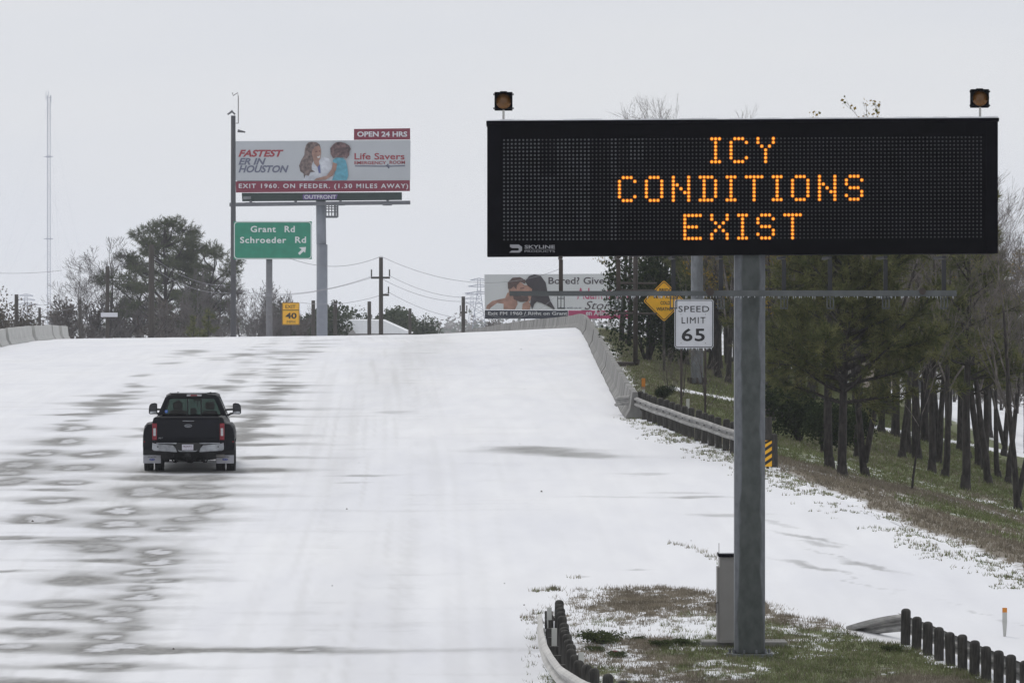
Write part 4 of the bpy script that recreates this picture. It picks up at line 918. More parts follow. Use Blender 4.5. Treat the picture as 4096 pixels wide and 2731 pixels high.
flat(bb, (fx5, fz5), [
 ('printed_coat', coat_, [(728, 830), (745, 770), (760, 690), (800, 660), (850, 655), (905, 625), (950, 640), (985, 700), (985, 830)]),
 ('printed_hair', hair, [(770, 500), (800, 494), (840, 498), (868, 515), (878, 545), (860, 560), (835, 560), (815, 600), (815, 660), (800, 700), (800, 735), (830, 755), (790, 758), (775, 790), (745, 785), (735, 815), (728, 770), (700, 750), (690, 700), (710, 650), (735, 610), (740, 560), (752, 520)]),
 ('printed_face', skin, [(835, 535), (862, 525), (880, 555), (882, 590), (876, 640), (858, 668), (832, 662), (812, 635), (800, 595), (808, 560)]),
 ('printed_neck', skin, [(812, 640), (835, 655), (862, 662), (870, 700), (850, 715), (820, 680)]),
 ('printed_smile', teeth, [(845, 620), (858, 622), (874, 612), (868, 634), (852, 634)]),
 ('printed_brow', lips, [(830, 578), (850, 572), (852, 582), (832, 587)]),
 ('printed_brow', lips, [(862, 572), (874, 568), (876, 578), (864, 582)]),
 ('printed_tie', mat('print_navy', (0.10, 0.12, 0.28), 0.7, 0, 1), [(850, 715), (872, 690), (878, 765), (862, 765)]),
 ('printed_shirt', teal, [(985, 650), (1020, 630), (1070, 635), (1098, 660), (1112, 720), (1118, 790), (1105, 828), (975, 828), (1000, 780), (1005, 700), (985, 680)]),
 ('printed_arm', skin, [(985, 672), (1022, 685), (1012, 740), (980, 790), (920, 825), (820, 830), (840, 812), (930, 790), (975, 730)]),
 ('printed_curls', curl, [(985, 520), (1010, 500), (1050, 496), (1090, 505), (1125, 525), (1142, 555), (1130, 580), (1128, 610), (1105, 640), (1080, 625), (1050, 632), (1010, 630), (985, 636), (965, 600), (962, 550)])], -0.2)
r_ = 90/2/4*C3*4/sb
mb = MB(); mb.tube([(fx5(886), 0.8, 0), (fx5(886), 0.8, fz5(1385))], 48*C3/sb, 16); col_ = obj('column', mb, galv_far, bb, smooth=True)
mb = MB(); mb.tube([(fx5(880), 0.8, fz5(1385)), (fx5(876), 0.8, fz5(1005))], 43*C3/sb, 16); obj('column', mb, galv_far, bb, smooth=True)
mb = MB(); mb.tube([(fx5(88), -1.0, fz5(1042)), (fx5(1660), -1.0, fz5(1024))], 0.16, 6)
for q in (270, 660, 1050, 1460):
    mb.tube([(fx5(q), -1.0, fz5(1035)), (fx5(q), 0.2, fz5(1005))], 0.12, 6); mb.box(fx5(q-40), fx5(q+40), -1.25, -0.9, fz5(1050), fz5(1022))
obj('catwalk', mb, mat('catwalk_steel', (0.13, 0.135, 0.15), 0.7, 0.1, 2), bb)
mb = MB()
for q in (925, 950, 975, 1003, 1025): mb.tube([(fx5(q), -0.5, fz5(1150)), (fx5(q), -0.5, fz5(1030))], 0.05 if q not in (1003, 1025) else 0.09, 5)
for q in (1060, 1080, 1105, 1148): mb.tube([(fx5(925), -0.5, fz5(q)), (fx5(1025), -0.5, fz5(q))], 0.045 if q < 1140 else 0.1, 5)
obj('ladder_cage', mb, mat('catwalk_steel', (0.13, 0.135, 0.15)), bb)
mb = MB(); mb.box(fx5(150), fx5(1640), 0.1, 1.6, fz5(900), fz5(520)); obj('rear_frame', mb, galv_far, bb)

# second billboard
dd = 560.0; s2 = FPX/dd; C7 = 1200/2352/4; c7x = lambda c: 325+c*C7; c7y = lambda c: 237.5+c*C7; gx = (560-512)/s2
fx6 = lambda c: (c7x(c)-560)/s2; fz6 = lambda c: HC-(c7y(c)-HY)/FPX*dd+1.2; F6 = (fx6, fz6)
b2 = thing('billboard', 'low white billboard picturing a kissing couple, partly behind the barrier and branches', 'billboard', (gx, dd, -1.2))
pale2 = mat('billboard_pale', (0.66, 0.67, 0.70), 0.7, 0.04, 0.3)
quad_panel([(1250, 287), (2420, 280), (2420, 568), (1252, 562)], pale2, 'panel', b2, F=F6)
quad_panel([(1252, 566), (1905, 568), (1905, 634), (1252, 634)], mat('billboard_navy', (0.012, 0.015, 0.035), 0.6, 0.1, 1), 'bottom_strip', b2, F=F6)
quad_panel([(1907, 568), (2420, 570), (2420, 632), (1907, 634)], mat('billboard_pink', (0.44, 0.03, 0.14), 0.6, 0.06, 1), 'bottom_strip', b2, F=F6)
def T6(s, a, b, c_, d_, m, bold=0.02, shear=0, sp=1.0): return text_mesh(s, fx6(a), fx6(b), fz6(d_), fz6(c_), -0.205, m, bold, shear, 0.02, sp, parent=b2)
dk = mat('print_dark', (0.05, 0.035, 0.05), 0.7, 0, 1); pk = mat('print_pink', (0.48, 0.04, 0.14), 0.7, 0, 1)
T6('Exit FM 1960 / Right on Grant', 1278, 1900, 578, 612, wt, 0.02); T6('en AdamEve', 2045, 2300, 568, 608, wt, 0.02)
T6('Bored? Give us', 1752, 2290, 308, 362, dk, 0.01); T6('Adam & Eve', 1975, 2400, 392, 480, pk, 0.01); T6('Stores', 2035, 2330, 495, 560, dk, 0.0, 0.35); T6('shop with us at', 1832, 2010, 538, 560, gt, 0.0)
sk2 = mat('print_skin_warm', (0.42, 0.23, 0.18), 0.7, 0.25, 1.5); dh = mat('print_dark_hair', (0.03, 0.022, 0.03), 0.7, 0.3, 2); bd = mat('print_beard', (0.09, 0.05, 0.045), 0.7, 0.35, 4)
flat(b2, F6, [
 ('printed_arm', sk2, [(1262, 555), (1268, 530), (1310, 495), (1380, 478), (1425, 470), (1432, 520), (1350, 510), (1300, 545), (1290, 560)]),
 ('printed_neck', sk2, [(1400, 500), (1430, 430), (1500, 420), (1510, 520), (1490, 560), (1400, 558)]),
 ('printed_face', sk2, [(1440, 400), (1460, 350), (1530, 345), (1565, 370), (1610, 372), (1632, 410), (1625, 470), (1600, 500), (1540, 480), (1470, 470), (1440, 430)]),
 ('printed_hand', sk2, [(1545, 560), (1550, 515), (1590, 495), (1615, 520), (1605, 562)]),
 ('printed_hair', bd, [(1435, 400), (1432, 350), (1470, 312), (1530, 308), (1570, 330), (1570, 362), (1530, 345), (1505, 370), (1500, 405), (1480, 380), (1455, 400)]),
 ('printed_beard', bd, [(1470, 440), (1500, 430), (1540, 458), (1590, 452), (1598, 480), (1585, 500), (1530, 502), (1480, 480)]),
 ('printed_hair', dh, [(1568, 340), (1600, 300), (1640, 286), (1690, 296), (1730, 350), (1745, 430), (1770, 500), (1800, 550), (1798, 562), (1760, 540), (1700, 510), (1660, 500), (1640, 520), (1625, 560), (1608, 520), (1618, 460), (1625, 400), (1590, 375)]),
 ('printed_brow', lips, [(1530, 392), (1560, 388), (1562, 396), (1532, 400)])], -0.2)
mb = MB(); mb.tube([(fx6(2050), 1.0, 0), (fx6(2050), 1.0, fz6(560))], 0.5, 14); obj('column', mb, galv_far, b2, smooth=True)
mb = MB(); mb.box(fx6(1270), fx6(2400), 0.05, 1.4, fz6(560), fz6(310)); obj('rear_frame', mb, galv_far, b2)

# ------------------------------------------------------------------ utility poles and wires
def upole(px, top, d, w, label, arms=(), extra=None, m=polewood, base=-1.2, cat='utility pole', name='utility_pole'):
    s = FPX/d; x = (px-512)/s; zt = HC-(top-HY)/s
    r = thing(name, label, cat, (x, d, base), 0, 'poles standing beyond the crest' if name == 'utility_pole' else None)
    mb = MB(); mb.tube([(0, 0, 0), (0, 0, zt-base)], [w/2*1.12, w/2*0.85], 10); obj('pole', mb, m, r, smooth=True)
    for (y0, xa, xb, up) in arms:
        z = HC-(y0-HY)/s-base; mb = MB(); mb.box(xa/s, xb/s, -0.07, 0.07, z-0.07, z+0.07)
        a = obj('cross_arm', mb, m, r); mb = MB()
        for q in up: mb.tube([(q/s, 0, z+0.09), (q/s, 0, z+0.55)], [0.05, 0.05], 6)
        if up: obj('insulator', mb, m, a)
    return r, s
ant, s = upole(233.3, 115.5, 450, 0.44, 'tall dark mast with whip aerial and camera, left of the emergency room billboard', m=mat('dark_mast', (0.065, 0.065, 0.072), 0.7, 0.1, 3), name='camera_mast', cat='mast')
zt = HC-(115.5-HY)/s+1.2
mb = MB(); mb.tube([(5.0/s, 0, zt-0.6), (5.0/s, 0, zt+2.2*0+(123-104)/s), (4.4/s, 0, zt+(123-100)/s), (0, 0, zt+(115-95)/s), (-1.0/s, 0, zt+(115-92)/s)], 0.035, 5); mb.tube([(0.2, 0, zt-0.6), (5/s, 0, zt-0.6)], 0.03, 5); obj('whip_aerial', mb, rust, ant)
mb = MB(); mb.tube([(-0.45, 0, zt+0.1), (-0.1, 0, zt+0.35), (0.15, 0, zt+0.1)], [0.08, 0.12, 0.07], 7); mb.tube([(0.35, 0, zt-1.2), (0.95, 0, zt-1.3)], [0.13, 0.06], 7); obj('camera_head', mb, mat('camera_grey', (0.12, 0.12, 0.13)), ant)
upole(381, 257, 380, 0.32, 'utility pole with two cross arms in the middle of the skyline', [(277.3, -10, 9, (-9.5, 8.5)), (294.5, 0, 8, (7.5,))])
upole(151.5, 244, 400, 0.46, 'thick dark pole in front of the big pine at left, cable loops hanging from it')
upole(107.5, 266, 400, 0.30, 'dark slender pole in front of the bare tree, small board near its foot')
upole(16.5, 294, 420, 0.34, 'leftmost dark utility pole above the pale barrier', [(309, -5, 0, ())])
upole(39.6, 307, 520, 0.28, 'short thin pole just right of the leftmost pole')
upole(80, 299, 480, 0.28, 'thin pole standing left of the bare tree trunk')
upole(313.3, 300, 450, 0.36, 'short dark pole just left of the billboard column')
upole(335.3, 301, 430, 0.34, 'short pole with a transformer drum just right of the billboard column', [(311, -3, 3, ())])
upole(369.3, 301, 430, 0.34, 'plain short pole just left of the cross armed utility pole')
upole(410, 308, 520, 0.34, 'plain short pole right of the round tree clump on the skyline')
upole(463.3, 296, 440, 0.34, 'lone pole with a transformer, left of the kissing couple billboard', [(312, -3.5, 4, (-3, 3.5))])
# small board and cable loop
s = FPX/400
mb = MB(); mb.box((104-107.5)/s-0.2, (118-107.5)/s, -0.4, -0.35, 0, 0.3); o = bpy.data.objects
pl = [p for p in C.objects if p.get('label', '').startswith('dark slender pole')][0]; obj('small_board', mb, wt, pl, (0, 0, HC-(316.5-HY)/s+1.2))
pl = [p for p in C.objects if p.get('label', '').startswith('thick dark pole')][0]
mb = MB(); lp = [(-14, 315), (-13, 324), (-8, 332), (0, 337)], [(13, 316), (12, 324), (7, 331), (0, 337)]
for q in lp: mb.tube([(a/s, -0.3, HC-(b-HY)/s+1.2) for a, b in q], 0.05, 5)
obj('cable_loop', mb, rust, pl)
for px, w_ in ((335.3, 0.55), (463.3-3, 0.5)):
    pass
def wire(p0, p1, sag, label, r=0.015):
    a = Vector(ray(*p0)); b = Vector(ray(*p1)); n_ = 22; pts = []
    for i in range(n_+1):
        t = i/n_; q = a.lerp(b, t); q.z -= sag*4*t*(1-t); pts.append(tuple(q))
    mb = MB(); o0 = Vector(pts[0]); mb.tube([tuple(Vector(p)-o0) for p in pts], r, 4); o = obj('overhead_wire', mb, mat('wire_grey', (0.22, 0.22, 0.24), 0.7, 0, 1), loc=tuple(o0)); tag(o, label, 'wire', 'overhead wires between the utility poles')
wire((381, 256, 380), (560, 268.5, 440), 1.4, 'topmost wire running right from the cross armed pole')
wire((381, 256, 380), (290, 258, 380), 0.6, 'topmost wire running left from the cross armed pole')
wire((390, 275.5, 380), (465, 297, 440), 0.35, 'wire from the right tip of the upper cross arm down to the lone pole')
wire((371.5, 276, 380), (238, 291, 420), 0.6, 'wire from the left tip of the upper cross arm towards the camera mast')
wire((372, 277, 380), (240, 294, 420), 0.5, 'lower parallel wire left of the cross armed pole')
wire((389, 292, 380), (462, 318, 440), 0.3, 'lowest wire sloping right from the lower cross arm')
wire((383, 279, 380), (463, 301, 440), 0.4, 'middle wire sloping right from the cross armed pole')
wire((389, 292, 380), (300, 302, 420), 0.4, 'wire from the lower cross arm left past the billboard column')
wire((463, 299, 440), (560, 291, 500), 1.9, 'faint wire crossing the kissing couple billboard')
wire((0, 272.8, 500), (62, 270, 500), 0.1, 'highest wire at the left edge of the picture')
wire((16, 294.5, 420), (108, 284, 400), 1.5, 'wire from the leftmost pole to the slender pole')
wire((151, 256, 400), (230, 285, 450), 0.6, 'upper wire sloping right across the big pine')
wire((151, 266, 400), (230, 292, 450), 0.6, 'lower wire sloping right across the big pine')
# faint masts far away
dm_ = 4800; s = FPX/dm_
rm = thing('radio_mast', 'very tall hazy lattice radio mast far away at left', 'mast', ((48.5-512)/s, dm_, -1.35))
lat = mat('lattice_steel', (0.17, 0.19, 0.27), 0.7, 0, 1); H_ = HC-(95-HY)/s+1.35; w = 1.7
mb = MB()
for a in (0, 2.094, 4.189): mb.tube([(w*math.cos(a), w*math.sin(a), 0), (w*math.cos(a), w*math.sin(a), H_)], 0.22, 4)
k = 0; z = 0
while z < H_-2:
    for j, (a, b) in enumerate(((0, 2.094), (2.094, 4.189), (4.189, 0))): mb.tube([(w*math.cos(a), w*math.sin(a), z), (w*math.cos(b), w*math.sin(b), z+2.2)], 0.15, 3, cap=False)
    z += 2.2
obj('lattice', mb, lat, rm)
mb = MB(); mb.tube([(0, 0, H_-1), (0, 0, H_+3.5)], 0.2, 5); mb.tube([(-2.2, 0, H_-4), (-2.0, 0, H_+3)], 0.2, 5); mb.tube([(2.2, 0, H_-6), (2.2, 0, H_)], 0.25, 5); mb.tube([(-2.2, 0, H_-2), (2.2, 0, H_-2)], 0.2, 4); obj('aerials', mb, lat, rm)
for py in (156.5, 238.5):
    z = HC-(py-HY)/s+1.35; mb = MB(); mb.tube([(0, 0, z-0.7), (0, 0, z+0.7)], 2.2, 8); mb.tube([(-4, 0, z), (4, 0, z)], 0.35, 4); obj('platform', mb, lat, rm)
mb = MB()
for z in (H_*0.97, H_*0.62, H_*0.33):
    for a in (200, 320, 80): mb.tube([(0, 0, z), (55*math.cos(R(a)), 55*math.sin(R(a)), 0)], 0.05, 3, cap=False)
obj('guy_wires', mb, lat, rm, kind='stuff')
def pylon(px, top, d, label, w0=3.5):
    s = FPX/d; r = thing('pylon', label, 'pylon', ((px-512)/s, d, -1.35), 0, 'faint lattice pylons on the skyline'); H_ = HC-(top-HY)/s+1.35; mb = MB()
    for sx_ in (-1, 1):
        for sy in (-1, 1): mb.tube([(sx_*w0, sy*w0, 0), (sx_*0.9, sy*0.9, H_*0.72), (sx_*0.5, sy*0.5, H_)], 0.13, 4)
    for i in range(9):
        z = H_*0.09*i; z2 = H_*0.09*(i+1); f = lambda q: w0+(0.9-w0)*min(1, q/(H_*0.72))
        mb.tube([(-f(z), -f(z), z), (f(z2), -f(z2), z2)], 0.11, 3, cap=False); mb.tube([(f(z), -f(z), z), (-f(z2), -f(z2), z2)], 0.11, 3, cap=False)
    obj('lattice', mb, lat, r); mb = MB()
    for q, l in ((0.74, 6.5), (0.86, 5), (0.97, 4)):
        mb.tube([(-l, 0, H_*q), (0, 0, H_*q+0.9), (l, 0, H_*q)], 0.18, 4); mb.tube([(-l, 0, H_*q), (l, 0, H_*q-0.3)], 0.15, 4)
    obj('cross_arm', mb, lat, r)
pylon(479, 278, 2600, 'hazy lattice pylon just left of the kissing couple billboard')
pylon(472, 293, 3600, 'fainter smaller pylon between the lone pole and the couple billboard')
pylon(26, 294, 3200, 'hazy lattice pylon at the left behind the utility poles')

# white-roofed building beyond the crest
dd = 640; s = FPX/dd
hb = thing('snowy_roof_building', 'low building with a white snow-covered roof behind the billboard column', 'building', ((365-512)/s, dd, -1.3))
xw = lambda p: (p-365)/s; zw = lambda p: HC-(p-HY)/s+1.3
mb = MB(); mb.prism([(xw(322), 0), (xw(410), 0), (xw(410), zw(331)), (xw(322), zw(322))], 0, 9, 'y'); obj('wall', mb, mat('far_wall', (0.30, 0.29, 0.28), 0.8, 0.1, 1), hb)
mb = MB(); mb.loft([[(xw(326), -0.6, zw(319)), (xw(383), -0.6, zw(320)), (xw(412), -0.6, zw(333)), (xw(330), -0.6, zw(333))], [(xw(326), 9.5, zw(318.5)), (xw(383), 9.5, zw(319)), (xw(412), 9.5, zw(332)), (xw(330), 9.5, zw(332.5))]]); rf = obj('roof', mb, snowm, hb)
mb = MB(); mb.prism([(xw(334), zw(332)), (xw(340), zw(327)), (xw(347), zw(325.5)), (xw(354), zw(330)), (xw(356), zw(333))], -1.4, -0.65, 'y'); obj('gable', mb, mat('far_wall', (0.3, 0.29, 0.28)), hb)

# ------------------------------------------------------------------ trees
bark = mat('dark_bark', (0.020, 0.017, 0.016), 0.95, 0.35, 6, col2=(0.042, 0.036, 0.033), stretch=(2, 2, 0.6), bump=0.5)
bark2 = mat('grey_twigs', (0.095, 0.082, 0.074), 0.95, 0.3, 4, col2=(0.15, 0.132, 0.122))
needle = [leafmat('pine_needles', (0.068, 0.082, 0.034), (0.13, 0.14, 0.06)), leafmat('pine_needles_light', (0.125, 0.135, 0.055), (0.21, 0.205, 0.09))]
evergreen = [leafmat('evergreen_leaves', (0.012, 0.022, 0.012), (0.035, 0.05, 0.022)), leafmat('evergreen_leaves_light', (0.03, 0.045, 0.02), (0.055, 0.07, 0.03))]
ochre = [leafmat('ochre_leaves', (0.20, 0.13, 0.02), (0.34, 0.24, 0.05)), leafmat('olive_leaves', (0.08, 0.09, 0.025), (0.16, 0.15, 0.045))]
def rot_about(v, ang, rr):
    a = Vector((rr.gauss(0, 1), rr.gauss(0, 1), rr.gauss(0, 1))).cross(v)
    if a.length < 1e-6: a = Vector((1, 0, 0))
    return (Matrix.Rotation(ang, 3, a.normalized()) @ v).normalized()
def bare(seed, H, r0, spread=0.75, lv=4, trunkfrac=0.35, nb=(7, 5, 5, 4), up=0.25, wig=0.10, leaf=0, fork=False, rmin=0.004, ls=1.0):
    rr = random.Random(seed); tr = MB(); br = MB(); tips = []
    def grow(p, d, L, r, l):
        n_ = 7 if l == 0 else (5 if l < 3 else 3); pts = [p]; rad = [r]; dirs = [d]
        for i in range(n_):
            wg = wig*(0.4 if l == 0 else 1.0)
            d = (d+Vector((rr.gauss(0, wg), rr.gauss(0, wg), rr.gauss(0, wg)+(up*0.18 if l else 0)))).normalized()
            p = p+d*(L/n_); pts.append(p); rad.append(max(rmin, r*(1-(i+1)/n_*(0.72 if l < 2 else 0.8)))); dirs.append(d)
        (tr if l == 0 else br).tube(pts, rad, 8 if l == 0 else (5 if l == 1 else 3), cap=(l == 0))
        if l >= lv: tips.append((pts[-1], d)); tips.append((pts[-2], d)); return
        m = nb[min(l, len(nb)-1)]
        for j in range(m):
            t = (trunkfrac if l == 0 else 0.2)+(1-(trunkfrac if l == 0 else 0.2))*(j+rr.random())/m
            q = t*n_; k = min(int(q), n_-1); f = q-k; pp = pts[k].lerp(pts[k+1], f); rad_ = rad[k]*(1-f)+rad[k+1]*f
            dd_ = rot_about(dirs[k], rr.uniform(0.45, 0.95)*spread, rr); dd_.z += up*rr.uniform(0, 0.6); dd_.normalize()
            grow(pp, dd_, L*rr.uniform(0.42, 0.62)*(1.15-0.55*t if l == 0 else 1), rad_*rr.uniform(0.45, 0.65), l+1)
        grow(pts[-1], dirs[-1], L*0.35, rad[-1], l+1)
    if fork:
        grow(Vector((0, 0, -0.3)), Vector((0.10, 0, 1)).normalized(), H*0.7, r0, 0); grow(Vector((0, 0, 0.5)), Vector((-0.16, 0.05, 1)).normalized(), H*0.66, r0*0.8, 0)
    else: grow(Vector((0, 0, -0.3)), Vector((0, 0, 1)), H*0.75, r0, 0)
    # root flare
    tr.tube([(0, 0, -0.3), (0, 0, 0.6*r0), (0, 0, 2.2*r0)], [r0*1.5, r0*1.28, r0*0.97], 9, cap=False)
    lf = MB()
    if leaf:
        for _ in range(leaf):
            p, d = tips[rr.randrange(len(tips))]; p = p+Vector((rr.gauss(0, .09), rr.gauss(0, .09), rr.gauss(0, .09))); leafquad(lf, p, rr, rr.uniform(0.035, 0.07)*ls, 0 if rr.random() < 0.6 else 1)
    return tr, br, lf
def leafquad(mb, p, rr, s, mi):
    u = Vector((rr.gauss(0, 1), rr.gauss(0, 1), rr.gauss(0, 1))).normalized(); w = rot_about(u, math.pi/2, rr)
    mb.add([tuple(p-u*s), tuple(p+w*s*0.75), tuple(p+u*s), tuple(p-w*s*0.75)], [(0, 1, 2, 3)], mi)
def tuft(mb, p, d, rr, L, n_, mi, w=0.008):
    for _ in range(n_):
        e = (d*0.7+Vector((rr.gauss(0, .55), rr.gauss(0, .55), rr.gauss(0, .55)))).normalized(); l = L*rr.uniform(0.6, 1.1); q = p-d*rr.uniform(0, L*0.8)
        sidev = e.cross(Vector((rr.gauss(0, 1), rr.gauss(0, 1), rr.gauss(0, 1)))).normalized()*w
        mb.add([tuple(q-sidev), tuple(q+sidev), tuple(q+e*l)], [(0, 1, 2)], mi)
def pine(seed, H, r0, clear=0.25, width=0.24, dens=1.0, tl=0.24, tn=11, tw=0.010, shape='cone', ktuft=1.0):
    rr = random.Random(seed); tr = MB(); br = MB(); nd = MB()
    pts = []; rad = []; x = y = 0
    for i in range(12):
        t = i/11; pts.append(Vector((x, y, -0.3+t*(H+0.3)))); rad.append(max(0.015, r0*(1-t)**0.8)); x += rr.gauss(0, .03*H/10); y += rr.gauss(0, .03*H/10)
    tr.tube(pts, rad, 9); tr.tube([(0, 0, -0.3), (0, 0, 0.1), (0, 0, 0.4)], [r0*1.4, r0*1.2, r0*0.93], 9, cap=False)
    nwh = int(H*(1-clear)/0.42*dens)
    for i in range(nwh):
        t = clear+(1-clear)*(i+rr.random()*0.6)/nwh; k = min(int(t*11), 10); pp = pts[k].lerp(pts[k+1], t*11-k)
        tt = (t-clear)/(1-clear)
        if shape == 'cone': Lb = H*width*(1-tt)**0.7*(0.55+0.45*min(1, tt*5+0.3))
        elif shape == 'round': Lb = H*width*math.sqrt(max(0.03, 1-(2*tt-0.9)**2))
        else: Lb = H*width*(0.5+0.8*tt if tt < 0.65 else 1.02*math.sqrt(max(0.02, 1-((tt-0.6)/0.42)**2)))
        for j in range(rr.choice((2, 3, 3, 4)) if shape != 'top' else 3):
            a = rr.uniform(0, 6.283); L = Lb*rr.uniform(0.6, 1.15); el = rr.uniform(-0.05, 0.45)+0.5*tt; d = Vector((math.cos(a)*math.cos(el), math.sin(a)*math.cos(el), math.sin(el)))
            p = pp.copy(); bp = [p.copy()]
            for q in range(5):
                d = (d+Vector((rr.gauss(0, .13), rr.gauss(0, .13), rr.gauss(0.04, .09)))).normalized(); p = p+d*L/5; bp.append(p.copy())
            br.tube(bp, [0.05*L/2.5*(1-q/6)+0.006 for q in range(6)], 4, cap=False)
            nsub = int(max(3, L*3.6*ktuft))
            for q in range(nsub):
                f = 0.3+0.7*(q+rr.random())/nsub; kk = min(int(f*5), 4); sp_ = bp[kk].lerp(bp[kk+1], f*5-kk)
                sd_ = rot_about((bp[kk+1]-bp[kk]).normalized(), rr.uniform(0.5, 1.2), rr); sd_.z += 0.25; sd_.normalize(); sl_ = L*0.38*rr.uniform(0.4, 1)*(1.25-f)+0.12
                e_ = sp_+sd_*sl_; br.tube([sp_, e_], [0.012, 0.006], 3, cap=False); c_ = 0 if rr.random() < 0.62 else 1
                tuft(nd, e_, sd_, rr, tl, tn, c_, tw)
                if sl_ > 0.3: tuft(nd, sp_.lerp(e_, 0.6), sd_, rr, tl, tn, c_, tw)
                if sl_ > 0.6: tuft(nd, sp_.lerp(e_, 0.3), sd_, rr, tl, tn, c_, tw)
            tuft(nd, bp[-1], d, rr, tl, tn+3, 1, tw)
    return tr, br, nd
def lobepine(seed, H, r0, Rw, nl=26, lr=1.5, tn=10, tl=0.5, tw=0.03, low=0.42, dn=34):
    rr = random.Random(seed); tr = MB(); br = MB(); nd = MB(); pts = []; rad = []; x = y = 0
    for i in range(10):
        t = i/9; pts.append(Vector((x, y, -0.3+t*H*0.93))); rad.append(max(0.06, r0*(1-t*0.85))); x += rr.gauss(0, .22); y += rr.gauss(0, .22)
    tr.tube(pts, rad, 9)
    for j in range(nl):
        f = (j+0.5)/nl; zz = H*(low+(0.97-low)*f); dome = math.sqrt(max(0.02, 1-((f-0.38)/0.66)**2)); a = j*2.399+rr.uniform(-.4, .4); rd = Rw*dome*rr.uniform(0.35, 1.0)
        c = Vector((rd*math.cos(a), rd*math.sin(a), zz-0.5*rd/Rw)); k = max(0, min(8, int((zz-rd*0.55)/(H*0.93)*9))); p0 = pts[k]
        m1 = p0.lerp(c, 0.5)+Vector((rr.gauss(0, .3), rr.gauss(0, .3), -0.3)); br.tube([p0, m1, c], [0.13, 0.08, 0.03], 5, cap=False)
        L = lr*rr.uniform(0.65, 1.2)
        for _ in range(int(dn*L*L)):
            v = Vector((rr.gauss(0, 1), rr.gauss(0, 1), rr.gauss(0, 1))).normalized(); q = c+Vector((v.x*L, v.y*L, v.z*L*0.55))*rr.uniform(0.45, 1.05)
            if rr.random() < 0.3: br.tube([c, q], [0.03, 0.015], 3, cap=False)
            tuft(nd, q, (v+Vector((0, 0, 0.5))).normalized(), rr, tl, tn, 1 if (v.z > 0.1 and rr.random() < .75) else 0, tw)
    return tr, br, nd
def bush(seed, w, h, n_, mats_, s=0.05, hollow=0.35):
    rr = random.Random(seed); st = MB(); lf = MB()
    lobes = [(Vector((rr.uniform(-w*.32, w*.32), rr.uniform(-w*.32, w*.32), h*rr.uniform(.25, .75))), rr.uniform(.16, .30)*w, rr.uniform(.18, .32)*h) for _ in range(11)]
    for c, a, b in lobes: st.tube([(0, 0, -0.2), (c.x*0.4, c.y*0.4, c.z*0.5), tuple(c)], [0.05, 0.03, 0.012], 4, cap=False)
    for _ in range(n_):
        c, a, b = lobes[rr.randrange(len(lobes))]; v = Vector((rr.gauss(0, 1), rr.gauss(0, 1), rr.gauss(0, 1))).normalized()*rr.uniform(hollow, 1.12)
        p = c+Vector((v.x*a, v.y*a, v.z*b))
        if p.z > 0.02: leafquad(lf, p, rr, s*rr.uniform(.6, 1.3), 0 if rr.random() < .6 else 1)
    return st, lf
PROTO = {}
def proto(key, kind, *a, **k):
    if kind == 'bare':
        tr, br, lf = bare(*a, **k); d = [('trunk', tr.mesh('trunk', bark, True)), ('branches', br.mesh('branches', bark2, fix=False))]
        if key.startswith('farbare'): d[1][1].materials.clear(); d[1][1].materials.append(mat('hazy_twigs', (0.11, 0.10, 0.098), 0.95, 0.25, 1))
        if k.get('leaf'): d.append(('leaves', lf.mesh('leaves', ochre, fix=False)))
    elif kind in ('pine', 'lobepine'):
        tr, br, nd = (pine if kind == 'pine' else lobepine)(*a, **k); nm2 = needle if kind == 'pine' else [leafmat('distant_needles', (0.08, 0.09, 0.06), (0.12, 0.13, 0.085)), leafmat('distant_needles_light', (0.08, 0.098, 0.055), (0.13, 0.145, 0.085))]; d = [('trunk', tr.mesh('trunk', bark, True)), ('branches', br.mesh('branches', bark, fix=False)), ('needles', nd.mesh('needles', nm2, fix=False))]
    else:
        st, lf = bush(*a, **k); d = [('stem', st.mesh('stem', bark)), ('foliage', lf.mesh('foliage', a[4], fix=False))]
    PROTO[key] = d
PTOP = {}
def plant(key, name, label, cat, loc, rotz=0, scale=1, group=None, cap=None):
    if key not in PTOP: PTOP[key] = max(max(v.co.z for v in me_.vertices) for _, me_ in PROTO[key])
    if cap is not None:
        scale = min(scale, (HC-(cap-HY)/FPX*loc[1]-loc[2])/PTOP[key])
    r = thing(name, label, cat, loc, rotz, group); r.scale = (scale,)*3
    for nm, me in PROTO[key]: obj(nm, me, parent=r)
    return r
PK = dict(tl=0.27, tn=13, tw=0.013, ktuft=2.6, dens=1.25)
proto('pineA', 'pine', 1, 10.5, 0.16, 0.22, 0.30, **PK); proto('pineB', 'pine', 2, 11.5, 0.17, 0.28, 0.25, **PK); proto('pineC', 'pine', 3, 9, 0.12, 0.28, 0.23, **PK); proto('pineD', 'pine', 4, 12.5, 0.2, 0.30, 0.25, **PK)
proto('bareA', 'bare', 5, 12, 0.16, spread=0.7, lv=4); proto('bareB', 'bare', 6, 10, 0.13, spread=0.85, lv=4, nb=(8, 5, 4, 4)); proto('bareC', 'bare', 7, 11, 0.14, spread=0.6, lv=4, fork=True, nb=(5, 5, 4, 3)); 
proto('thin', 'bare', 8, 6.5, 0.045, spread=0.6, lv=3, nb=(7, 4, 3), trunkfrac=0.45)
proto('gumA', 'bare', 9, 12, 0.18, spread=0.9, lv=4, leaf=9000, nb=(9, 5, 5, 3), trunkfrac=0.3); proto('gumB', 'bare', 10, 11, 0.15, spread=0.85, lv=4, leaf=8000, nb=(8, 5, 5, 3), trunkfrac=0.28)
